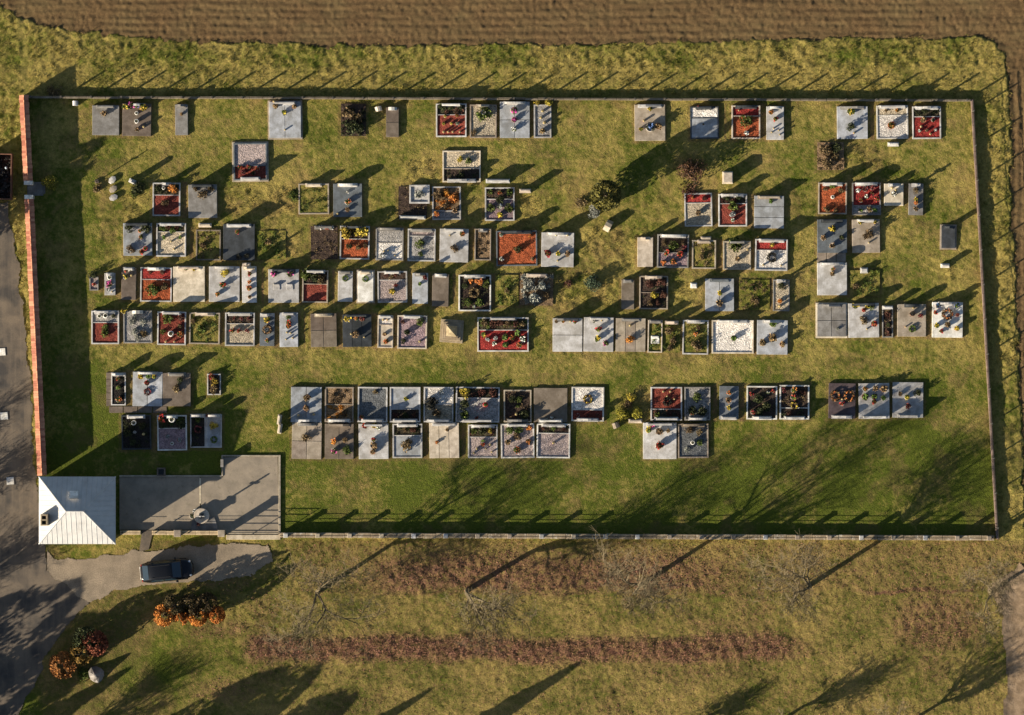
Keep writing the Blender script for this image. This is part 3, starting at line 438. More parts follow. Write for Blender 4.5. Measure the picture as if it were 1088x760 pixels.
def zones(px, py):
    x = X(px); y = Y(py)
    wx, wy = warp(px, py, 6, .35, 90)
    incem = inpoly(px, py, CEM)
    rough = np.where(incem, 0.0, 1.0)
    rough = np.where(incem & (wy < 385), .33, np.where(incem & (wy < 400), .25, rough)); rough = np.where(incem & (px > 100) & (wy > 185) & (wy < 385), .45, rough)                      # dry turf between the rows
    rough = np.where(~incem & (wy > 400), .70, rough)
    rough = np.where(~incem & (wx < 240) & (wy > 560), .34, rough)
    lit = np.zeros(px.shape)
    band = sstep(25, 4, np.abs(wy - 690 - 8 * (fbm(x, y * 0, .15, 2, 5) - .5))) * sstep(245, 275, px) * sstep(915, 800, px) * (.9 + .2 * sstep(.32, .6, fbm(x, y, .45, 3, 55)))
    lit = np.maximum(lit, band * 1.0)
    lit = np.maximum(lit, .88 * sstep(566, 604, wy) * sstep(632, 624, wy) * sstep(340, 430, wx) * sstep(900, 690, wx))
    lit = np.maximum(lit, .42 * sstep(570, 580, wy) * sstep(632, 624, wy) * sstep(270, 340, px))
    lit = np.maximum(lit, .72 * sstep(0, 1, 1 - ((wx - 995) / 75) ** 2 - ((wy - 662) / 48) ** 2))
    lit = np.maximum(lit, .55 * sstep(0, 1, 1 - ((wx - 235) / 50) ** 2 - ((wy - 668) / 14) ** 2))
    lit = np.maximum(lit, .5 * sstep(0, 1, 1 - ((wx - 240) / 60) ** 2 - ((wy - 735) / 22) ** 2))
    lit = np.maximum(lit, .6 * sstep(0, 1, 1 - ((wx - 600) / 420) ** 2 - ((wy - 629) / 5) ** 2))
    lit = np.maximum(lit, .45 * sstep(0, 1, 1 - ((wx - 70) / 40) ** 2 - ((wy - 728) / 30) ** 2))
    lit = np.maximum(lit, .9 * sstep(0, 1, 1 - ((wx - 970) / 95) ** 2 - ((wy - 628) / 4) ** 2))
    rough = np.maximum(rough, np.where(incem, .6 * np.maximum(sstep(9, 3, np.abs(wx - 852)) * sstep(180, 200, py) * sstep(385, 370, py), .8 * sstep(7, 2, np.abs(wy - 381)) * sstep(80, 120, px)), 0))
    lit = np.maximum(lit, np.where(~incem & (py > 575), .26 * sstep(150, 330, wx), 0))
    for q in ((238, 195, 316, 232), (214, 244, 235, 276), (274, 243, 322, 276), (526, 290, 552, 326), (592, 288, 657, 332), (612, 240, 690, 284), (712, 293, 748, 331), (782, 296, 820, 330),
              (902, 284, 936, 315), (897, 150, 940, 182), (941, 156, 958, 180), (126, 205, 160, 235), (549, 205, 576, 242), (800, 110, 814, 146), (428, 165, 466, 196), (1000, 284, 1016, 306), (652, 415, 690, 452)):
        e_ = sstep(-2, 5, np.minimum(np.minimum(wx - q[0], q[2] - wx), np.minimum(wy - q[1], q[3] - wy)))
        rough = np.maximum(rough, np.where(incem, .85 * e_, 0))
    lit = np.maximum(lit, np.where(incem, .62 * worn(px, py), 0))
    lush = np.where(incem, .35 * sstep(370, 430, wy) + .5 * sstep(440, 500, wy) + .5 * sstep(150, 90, wx), 0.0)
    lush = np.maximum(lush, np.where(~incem, .62 * sstep(74, 62, wy) + .35 * sstep(9, 2, np.abs(py - 97)), 0))
    lit = np.maximum(lit, np.where(~incem & (py > 575), .42 * sstep(.50, .66, fbm(x, y, .16, 3, 77)), 0))
    lush = np.maximum(lush, .95 * sstep(330, 220, wx) * sstep(590, 630, wy))
    lush = np.maximum(lush, np.where(~incem & (py > 575), .22 + .4 * sstep(.45, .65, fbm(x, y, .11, 3, 88)), 0))
    lit = np.maximum(lit, np.where(incem, .28 * sstep(.56, .70, fbm(x, y, .55, 3, 99)), 0))
    return np.clip(np.stack([rough, lit, lush], -1), 0, 1)
def hz(px, py):
    """ground height"""
    x = X(px); y = Y(py)
    zn = zones(px, py)
    r = zn[..., 0]
    amp = np.where(py > 575, .42, np.where((py > 72) & (py < 103), .42, .75))
    h = ((fbm(x, y, .9, 2, 1) - .62) * .14 * r + (fbm(x, y, 2.6, 2, 3) - .6) * .28 * r) * amp + (fbm(x, y, .8, 3, 21) - .6) * .05
    h = h + zn[..., 1] * (fbm(x, y, 2.2, 3, 33) - .45) * .22
    f = inpoly(*warp(px, py + 2, 5.0, 1.1, 60), FIELD)
    h = np.where(f, -.30, h)
    flat = inpoly(px, py, PATIO)
    for mk in (m_road, m_track): flat |= mk(px - 2.5, py) & mk(px + 2.5, py) & mk(px, py - 2.5) & mk(px, py + 2.5)
    h = np.where(flat, -.12, h)
    return np.minimum(h, .06) - .03
def setz(me, px, py):
    z = zones(np.asarray(px, float), np.asarray(py, float)); c = np.ones((len(z), 4), np.float32); c[:, :3] = z
    a = me.color_attributes.new('zone', 'FLOAT_COLOR', 'POINT'); a.data.foreach_set('color', c.ravel())

# ------------------------------------------------------------------ ground sheet, reaching the horizon
gx = np.concatenate([[-900, -400, -200, -120, -80, -60], np.arange(-50, 50.01, .125), [60, 80, 120, 200, 400, 900]])
gy = np.concatenate([[-900, -400, -200, -120, -80, -50], np.arange(-38, 38.01, .125), [50, 80, 120, 200, 400, 900]])
GX, GY = np.meshgrid(gx, gy); px = PX(GX).ravel(); py = PY(GY).ravel()
v = np.stack([GX.ravel(), GY.ravel(), hz(px, py)], -1)
nx, ny = len(gx), len(gy); i = (np.arange(ny - 1)[:, None] * nx + np.arange(nx - 1)[None, :]).ravel()
me = np_mesh('ground', v, np.stack([i, i + 1, i + nx + 1, i + nx], -1), GRASS, True); setz(me, px, py)
o = link('ground', me); o['kind'] = 'structure'

def sheet(name, mask, hf, mat, x0, x1, y0, y1, cell):
    """sheet of small cells that pass a mask (bounds in photo pixels)"""
    xs = np.arange(X(x0), X(x1), cell); ys = np.arange(Y(y1), Y(y0), cell)
    A, B = np.meshgrid(xs, ys); ca, cb = np.meshgrid(xs[:-1] + cell / 2, ys[:-1] + cell / 2)
    keep = mask(PX(ca).ravel(), PY(cb).ravel())
    n = len(xs); i = (np.arange(len(ys) - 1)[:, None] * n + np.arange(n - 1)[None, :]).ravel()[keep]
    q = np.stack([i, i + 1, i + n + 1, i + n], -1); u, inv = np.unique(q.ravel(), return_inverse=True)
    vx = A.ravel()[u]; vy = B.ravel()[u]
    me = np_mesh(name, np.stack([vx, vy, hf(vx, vy)], -1), inv.reshape(-1, 4), mat, True)
    o = link(name, me); o['kind'] = 'structure'; return o
# ploughed field: furrows run along its edge
t = NT('field_soil')
n2 = t.noise(.35, 4); n1 = t.noise(5, 5, .75)
c = t.mix(t.ramp(n1, .3, .7), (.070, .045, .022), (.178, .116, .056))
c = t.mix(t.ramp(n2, .4, .7, 0, .55), c, (.145, .112, .052))
sx = t.n('ShaderNodeMapping'); sx.inputs['Scale'].default_value = (.12, 3.2, 1); t.l(t.geo.outputs['Position'], sx.inputs[0])
c = t.mix(t.ramp(t.noise(1.0, 4, .6, sx.outputs[0]), .38, .66, 0, .5), c, (.085, .052, .026))
t.bump(t.noise(14, 5, .7), .8, .06); SOIL = t.done(c, .95, spec=.08)
def fieldh(x, y):
    px_, py_ = PX(x), PY(y)
    top = py_ < 75
    u = np.where(top, y, x)
    fur = np.sin(u * 2 * math.pi / .62 + 7 * (fbm(x, y, .12, 3, 8) - .5)) * .018 * (.3 + 1.4 * fbm(x, y, .25, 2, 18)) + (fbm(x * np.where(top, .12, 1), y * np.where(top, 1, .12), 1.6, 3, 28) - .5) * .07
    return -.12 + fur + (fbm(x, y, 3.5, 3, 12) - .5) * .14
sheet('ploughed_field', m_field, fieldh, SOIL, -20, 1110, -40, 640, .11)
far = MB(); far.add([(-400, Y(-39), -.16), (400, Y(-39), -.16), (400, 400, -.16), (-400, 400, -.16)], [(0, 1, 2, 3)])
o = far.build('field_beyond', SOIL); o['kind'] = 'structure'
# road and forecourt: worn asphalt and gravel
t = NT('road_surface')
a = t.mix(t.ramp(t.noise(.5, 5, .6), .35, .65), (.058, .054, .051), (.185, .148, .110))
sx = t.n('ShaderNodeMapping'); sx.inputs['Scale'].default_value = (2.2, .14, 1); t.l(t.geo.outputs['Position'], sx.inputs[0])
a = t.mix(t.ramp(t.noise(1.0, 3, .5, sx.outputs[0]), .45, .65, 0, .45), a, (.20, .16, .12))
a = t.mix(t.ramp(t.noise(16, 4, .7), .4, .62, 0, .45), a, (.04, .038, .036))
a = t.mix(t.ramp(t.noise(4, 5, .7), .6, .7, 0, .4), a, (.10, .065, .035))
t.bump(t.noise(25, 4), .6, .02); ROADM = t.done(a, .85, spec=.2)
COURT = [(50, 560), (48, 606), (100, 645), (300, 640), (300, 560)]
def m_court(px, py): return inpoly(*warp(px, py, 6, .6, 75), COURT)
t = NT('forecourt_gravel')
a = t.mix(t.ramp(t.noise(.7, 5, .6), .35, .68), (.34, .275, .20), (.19, .158, .118)); a = t.mix(t.ramp(t.noise(12, 4, .7), .4, .62, 0, .5), a, (.09, .075, .06)); t.bump(t.noise(20, 4), .7, .03)
COURTM = t.done(a, .9, spec=.15)
sheet('forecourt', lambda a, b: m_road(a, b) & m_court(a, b), lambda x, y: .0 + (fbm(x, y, .5, 2, 4) - .5) * .03, COURTM, 50, 300, 560, 640, .07)
sheet('road', lambda a, b: m_road(a, b) & ~m_court(a, b), lambda x, y: .0 + (fbm(x, y, .5, 2, 4) - .5) * .03, ROADM, -160, 290, 200, 800, .09)
t = NT('track_earth')
a = t.mix(t.ramp(t.noise(1.2, 5, .7), .35, .65), (.13, .092, .058), (.27, .20, .135)); t.bump(t.noise(10, 5), .8, .05)
sheet('dirt_track', m_track, lambda x, y: .02 + (fbm(x, y, 1.4, 3, 6) - .5) * .14 - .05 * np.cos((x - 42.6) * 2.6) , t.done(a, .95, spec=.1), 1036, 1110, 596, 790, .12)
# patio: concrete, with a raised edge
t = NT('concrete')
a = t.mix(t.ramp(t.noise(.9, 5, .6), .35, .68), (.31, .26, .20), (.205, .175, .138))
a = t.mix(t.ramp(t.noise(20, 3, .7), .4, .65, 0, .4), a, (.13, .12, .10)); a = t.mix(t.ramp(t.noise(2.6, 5, .75), .56, .68, 0, .55), a, (.14, .125, .085)); t.bump(t.noise(18, 4), .4, .015)
CONC = t.done(a, .85, spec=.2)
m = MB()
m.slabpoly([(X(a), Y(b)) for a, b in [(127, 563), (212.6, 563), (212.6, 507), (127, 507)]], -.2, .050)
m.slabpoly([(X(a), Y(b)) for a, b in [(213.6, 566), (240, 566), (297, 566), (295, 485), (237, 486), (237, 507), (213.6, 507)]], -.2, .056)
o = m.build('patio', CONC); o['kind'] = 'structure'
m = MB(); m.slabpoly([(X(a), Y(b)) for a, b in [(212.0, 535), (213.6, 535), (213.4, 508), (211.8, 508)]], 0, .068)
o = m.build('joint_strip', stone('strip', (.62, .55, .42))); o['kind'] = 'structure'
m = MB()
for (a, b, c_, d) in ((237, 483.6, 296, 485.2), (235.4, 483.6, 237, 506), (127, 505, 235.4, 506.8), (296, 483.6, 298.2, 566)):
    m.box(X(a), X(c_), Y(d), Y(b), -.15, .13, .015)
o = m.build('kerb', stone('kerbstone', (.34, .30, .24))); o['kind'] = 'structure'
m = MB(); m.box(X(240.5), X(298), Y(573.4), Y(566.2), -.1, .09, .02); o = m.build('threshold', stone('TNs', (.44, .38, .30))); o['kind'] = 'structure'
m = MB(); m.slabpoly([(X(a), Y(b)) for a, b in [(148, 586), (158, 584), (163, 563.5), (151, 563.5)]], -.15, .03); o = m.build('path', ROADM); o['kind'] = 'structure'
m = MB()
for r_ in range(6):
    for q in range(4):
        if r_ < 5 and q > 0: continue
        x0 = 113 + q * 15.5 + (3 if r_ == 5 else 0); y0 = 396 + r_ * 7.2
        m.box(X(x0), X(x0 + (5.6 if r_ < 5 else 14.6)), Y(y0 + 6.8), Y(y0), -.1, .035 + .01 * ((r_ + q) % 2), .01)
o = m.build('paving', stone('BR', STONE['BR'])); o['kind'] = 'structure'
m = MB()
for q in range(3): m.box(X(868 + q * 10.4), X(877.8 + q * 10.4), Y(278.6), Y(268.8), -.1, .04 + .006 * q, .01)
o = m.build('grave_paving', stone('TN', STONE['TN'])); o['kind'] = 'structure'

# ------------------------------------------------------------------ leaf clouds
def leaf_quads(pts, size, flat=0.0, rg=rng):
    n = len(pts); d = rg.normal(size=(n, 3)); d[:, 2] *= (1 - flat); d /= np.linalg.norm(d, axis=1)[:, None] + 1e-9
    e = rg.normal(size=(n, 3)); e[:, 2] *= (1 - flat); e -= d * (e * d).sum(1)[:, None]; e /= np.linalg.norm(e, axis=1)[:, None] + 1e-9
    s = size * rg.uniform(.6, 1.35, (n, 1)); a = d * s; b = e * s * .62
    v = np.stack([pts - a, pts + b, pts + a, pts - b], 1).reshape(-1, 3)
    return v, np.arange(4 * n).reshape(-1, 4)
def ball_pts(n, r, rz, clumps=9, rg=rng, inner=.35):
    """points near the surface of an uneven ellipsoid made of clumps"""
    c = rg.normal(size=(clumps, 3)); c /= np.linalg.norm(c, axis=1)[:, None]; c *= rg.uniform(.35, .75, (clumps, 1)); k = rg.integers(0, clumps, n)
    d = rg.normal(size=(n, 3)); d /= np.linalg.norm(d, axis=1)[:, None]
    p = c[k] + d * (rg.uniform(inner, 1, (n, 1)) ** .5) * .48
    p[:, 2] = np.abs(p[:, 2] + .12)
    return p * np.array([r, r, rz])
LEAF = {'Y': ((.20, .17, .03), (.50, .38, .05)), 'R': ((.10, .06, .02), (.16, .10, .03)), 'G': ((.045, .075, .018), (.12, .16, .03)), 'D': ((.018, .028, .012), (.05, .06, .02)),
        'B': ((.085, .060, .030), (.20, .14, .07)), 'O': ((.38, .13, .03), (.62, .26, .05)), 'P': ((.05, .06, .02), (.12, .1, .03)), 'W': ((.10, .10, .06), (.2, .2, .12)),
        'L': ((.05, .06, .04), (.08, .1, .06)), 'K': ((.015, .015, .012), (.04, .04, .03)), 'S': ((.20, .21, .18), (.36, .37, .33)), 'M': ((.06, .028, .02), (.13, .055, .04))}
BLO = {'Y': (.58, .44, .06), 'R': (.36, .03, .028), 'G': (.12, .2, .04), 'D': (.05, .07, .02), 'B': (.26, .17, .085), 'O': (.48, .155, .045), 'P': (.48, .07, .26), 'W': (.74, .73, .69),
       'L': (.10, .17, .38), 'K': (.04, .035, .03), 'S': (.42, .44, .47), 'M': (.18, .035, .04)}
WORD = {'Y': 'yellow', 'R': 'red', 'G': 'green', 'D': 'dark green', 'B': 'brown', 'O': 'orange', 'P': 'pink', 'W': 'white', 'L': 'blue', 'K': 'black', 'S': 'silver grey', 'M': 'maroon'}
def lm(k): return leafm(k, *LEAF[k])
def bm_(k): return leafm('bloom_' + k, BLO[k], mul(BLO[k], 1.25), .35, .6)
POTC = [plain('pot_clay', (.26, .12, .07)), plain('pot_grey', (.22, .21, .20)), plain('pot_dark', (.05, .045, .045)), plain('pot_pale', (.45, .41, .36))]
MC = {}
def variants(key, n, fn):
    if key not in MC: MC[key] = [fn(np.random.default_rng(hash_(key) + i)) for i in range(n)]
    return rnd.choice(MC[key])
def hash_(s): return sum(ord(c) * (i + 3) for i, c in enumerate(str(s)))
def bowl_mesh(i):
    def f(rg):
        m = MB(); m.lathe([(.075, 0), (.15, .07), (.175, .13), (.18, .15), (.155, .15), (.15, .125)], 14); return m.mesh('bowl', POTC[i], True)
    return variants('bowl%d' % i, 1, f)
def foliage_mesh(k):
    def f(rg):
        v, q = leaf_quads(ball_pts(110, .19, .19, 7, rg) + np.array([0, 0, .14]), .05, 0, rg); return np_mesh('foliage', v, q, lm(k))
    return variants('fol' + k, 3, f)
def bloom_mesh(k):
    def f(rg):
        p = ball_pts(34, .20, .20, 7, rg, .9) + np.array([0, 0, .17]); v, q = leaf_quads(p, .052, .5, rg); return np_mesh('blossoms', v, q, bm_(k))
    return variants('blo' + k, 3, f)
def shrub_mesh(k):
    def f(rg):
        v, q = leaf_quads(ball_pts(300, .34, .42, 11, rg) + np.array([0, 0, .05]), .055, 0, rg); return np_mesh('foliage', v, q, lm(k))
    return variants('shr' + k, 3, f)
def wreath_mesh(k):
    def f(rg):
        n = 200; a = rg.uniform(0, 6.28, n); b = rg.uniform(0, 6.28, n); rr = .07 * rg.uniform(.5, 1, n)
        p = np.stack([(.2 + rr * np.cos(b)) * np.cos(a), (.2 + rr * np.cos(b)) * np.sin(a), .08 + rr * np.sin(b)], -1)
        v, q = leaf_quads(p, .05, 0, rg); return np_mesh('greenery', v, q, lm(k))
    return variants('wre' + k, 2, f)
def place_item(kind, col, x, y, z, s, label, group=None):
    s *= {'f': 1.15, 'b': 1.35, 'w': 1.2, 'l': 1.15, 'u': 1.15}.get(kind, 1) * rnd.uniform(.8, 1.25)
    rz = rnd.uniform(0, 6.28)
    if kind == 'f':
        r = thing('flower_bowl', label, 'flowers', (x, y, z), rz, group)
        link('bowl', bowl_mesh(rnd.randrange(4)), None, r, scale=s); link('foliage', foliage_mesh('G' if col in 'RPWLYO' and rnd.random() < .6 else col), None, r, scale=s)
        if col != 'D': link('blossoms', bloom_mesh(col), None, r, scale=s)
    elif kind == 'b':
        r = thing('shrub', label, 'shrub', (x, y, z), rz, group)
        link('foliage', shrub_mesh(col), None, r, scale=s)
        def f(rg):
            m = MB()
            for k in range(4): a = k * 1.6; m.tube((0, 0, -.05), (.14 * math.cos(a), .14 * math.sin(a), .3), .02, .008, 5)
            return m.mesh('stem', BARK)
        link('stem', variants('shrubstem', 1, f), None, r, scale=s)
    elif kind == 'l':
        r = thing('grave_lantern', label, 'lantern', (x, y, z), rz, group)
        c = BLO[col]
        def f(rg):
            m = MB(); m.lathe([(.055, 0), (.068, .02), (.068, .17), (.055, .19)], 10); return m.mesh('glass', plain('glass_' + col, c, .25), True)
        def g(rg):
            m = MB(); m.lathe([(.075, .19), (.075, .205), (.045, .24), (.02, .25)], 10); return m.mesh('lid', plain('lantern_lid', (.42, .33, .16), .35, .6))
        link('glass', variants('lg' + col, 1, f), None, r, scale=s); link('lid', variants('ll', 1, g), None, r, scale=s)
    elif kind == 'u':
        r = thing('vase', label, 'vase', (x, y, z), rz, group)
        c = BLO[col]
        def f(rg):
            m = MB(); m.lathe([(.08, 0), (.13, .06), (.155, .17), (.12, .28), (.14, .31), (.11, .31), (.09, .24)], 14); return m.mesh('body', plain('vase_' + col, c, .5), True)
        link('body', variants('vs' + col, 1, f), None, r, scale=s)
        k = {'K': 'D', 'W': 'W', 'B': 'B', 'G': 'G', 'S': 'S'}.get(col, 'G')
        o = link('twigs', foliage_mesh(k), None, r, (0, 0, .14 * s), 0, s * .72)
    elif kind == 'w':
        r = thing('wreath', label, 'wreath', (x, y, z), rz, group)
        link('greenery', wreath_mesh('B' if col in 'YRBO' else col), None, r, scale=s)
        def f(rg):
            n = 26; a = rg.uniform(0, 6.28, n); p = np.stack([.2 * np.cos(a), .2 * np.sin(a), np.full(n, .155)], -1) + rg.normal(size=(n, 3)) * .02
            v, q = leaf_quads(p, .045, .6, rg); return np_mesh('blossoms', v, q, bm_(col))
        link('blossoms', variants('wrb' + col, 1, f), None, r, scale=s)
    elif kind == 't':
        r = thing('planter_box', label, 'planter', (x, y, z), 0, group)
        m = MB(); m.frame(-.72 * s, .72 * s, -.66 * s, .66 * s, .14, 0, .22); m.box(-.6 * s, .6 * s, -.55 * s, .55 * s, 0, .1); m.build('box', st('LG'), r)
        link('foliage', shrub_mesh(col), None, r, (0, 0, .06), 0, s * 1.1)
    elif kind == 'e':
        r = thing('memorial_plate', label, 'plaque', (x, y, z), 0, group)
        m = MB(); m.box(-.42 * s, .42 * s, -.40 * s, .40 * s, 0, .05, .012); m.box(-.36 * s, .36 * s, .12 * s, .34 * s, .05, .22, .02); m.build('tablet', st('LG' if col == 'S' else 'WH'), r)
    return r
BARK = plain('bark', (.075, .058, .042), .9, var=.35)
BARKG = plain('bark_grey', (.125, .100, .058), .9, var=.3)
# ------------------------------------------------------------------ graves
# row | x0,y0,x1,y1 in photo pixels | base | headstone | what rests on it (kind, colour, across, down, size) | look
ROWN = {'A': 'top row', 'B': 'two stray plots below the top row', 'C': 'second row', 'D': 'third row', 'E': 'fourth row', 'F': 'fifth row', 'G': 'sixth row', 'H': 'bottom row'}
ORD = ['', 'first', 'second', 'third', 'fourth', 'fifth', 'sixth', 'seventh', 'eighth', 'ninth', 'tenth', 'eleventh', 'twelfth', 'thirteenth', 'fourteenth']
HM = 1.0
def headstone(m, shape, wd, h, th=.17):
    """into MB, centred on x, y; z from 0"""
    if shape == 'r': m.box(-wd / 2, wd / 2, -th / 2, th / 2, .1, h, .025)
    elif shape == 's':      # low wings with a taller centre
        k = rnd.uniform(.16, .24); m.prism([(-wd / 2, .1), (wd / 2, .1), (wd / 2, h * .5), (wd * k, h * .62), (wd * k, h * .95), (0, h), (-wd * k, h * .95), (-wd * k, h * .62), (-wd / 2, h * .5)], -th / 2, th / 2)
    elif shape == 'g':      # slanting top
        s_ = rnd.choice((-1, 1)); m.prism([(-wd / 2, .1), (wd / 2, .1), (wd / 2, h * (.9 if s_ > 0 else .68)), (wd * .2 * s_, h), (-wd / 2, h * (.68 if s_ > 0 else .9))], -th / 2, th / 2)
    elif shape == 'a':
        p = [(-wd / 2, .1), (wd / 2, .1), (wd / 2, h * .72)] + [(wd / 2 * math.cos(a), h * .72 + h * .28 * math.sin(a)) for a in [i * math.pi / 10 for i in range(1, 10)]] + [(-wd / 2, h * .72)]
        m.prism(p, -th / 2, th / 2)
    elif shape == 'p':
        w2 = min(wd, .62) / 2; m.prism([(-w2, .1), (w2, .1), (w2 * .85, h * .9), (0, h), (-w2 * .85, h * .9)], -th / 2, th / 2)
    elif shape == 'x':
        a = .07; m.prism([(-a, .1), (a, .1), (a, h * .62), (.3, h * .62), (.3, h * .62 + .15), (a, h * .62 + .15), (a, h), (-a, h), (-a, h * .62 + .15), (-.3, h * .62 + .15), (-.3, h * .62), (-a, h * .62)], -th * .4, th * .4)
    elif shape == 'u':
        p = [(-wd / 2, .0), (wd / 2, .0), (wd * .46, h * .5), (wd * .22, h * .93), (-wd * .1, h), (-wd * .4, h * .62)]; m.prism(p, -th * .8, th * .8)
def bed(name, x0, x1, y0, y1, z, key, parent, amp):
    nx = max(3, int((x1 - x0) / .09)); ny = max(3, int((y1 - y0) / .09))
    A, B = np.meshgrid(np.linspace(x0, x1, nx), np.linspace(y0, y1, ny)); sd = rnd.randrange(9999)
    off = rnd.random() * 100
    Z = z + (fbm(A + off, B, 4, 3, sd) - .5) * amp * 2
    i = (np.arange(ny - 1)[:, None] * nx + np.arange(nx - 1)[None, :]).ravel()
    me = np_mesh(name, np.stack([A.ravel(), B.ravel(), Z.ravel()], -1), np.stack([i, i + 1, i + nx + 1, i + nx], -1), fi(key), True)
    if key == 'G':
        c = np.zeros((nx * ny, 4), np.float32); c[:, 0] = .35; c[:, 1] = .15 * rnd.random(); c[:, 2] = .3 * rnd.random(); c[:, 3] = 1
        a = me.color_attributes.new('zone', 'FLOAT_COLOR', 'POINT'); a.data.foreach_set('color', c.ravel())
    return link(name, me, None, parent)
FILLAMP = {'W': .012, 'T': .015, 'Y': .02, 'M': .015, 'P': .015, 'B': 0, 'L': .012}
def bedding(x0, x1, y0, y1, z, key, parent):
    """low planting that fills a bed"""
    pal = {'D': ('D', 'M', 'G'), 'S': ('D', 'B'), 'K': ('D', 'K'), 'H': ('S',), 'N': ('B', 'O'), 'G': ('G', 'B'), 'C': (), 'R': ()}.get(key, ())
    if not pal: return
    area = (x1 - x0) * (y1 - y0); n = 40 + int(area * {'D': 190, 'S': 45, 'K': 110, 'H': 620, 'N': 260, 'G': 120}[key])
    k = rnd.choice(pal)
    nc = max(3, int(area * 5)); c = np.stack([rng.uniform(x0 + .08, x1 - .08, nc), rng.uniform(y0 + .08, y1 - .08, nc)], -1)
    p = c[rng.integers(0, nc, n)] + rng.normal(size=(n, 2)) * .085
    p[:, 0] = np.clip(p[:, 0], x0, x1); p[:, 1] = np.clip(p[:, 1], y0, y1)
    zz = z + rng.uniform(.0, .16 if key != 'N' else .03, n)
    v, q = leaf_quads(np.stack([p[:, 0], p[:, 1], zz], -1), .05, .2)
    link('bedding_plants', np_mesh('bedding_plants', v, q, lm(k)), None, parent)['kind'] = 'stuff'

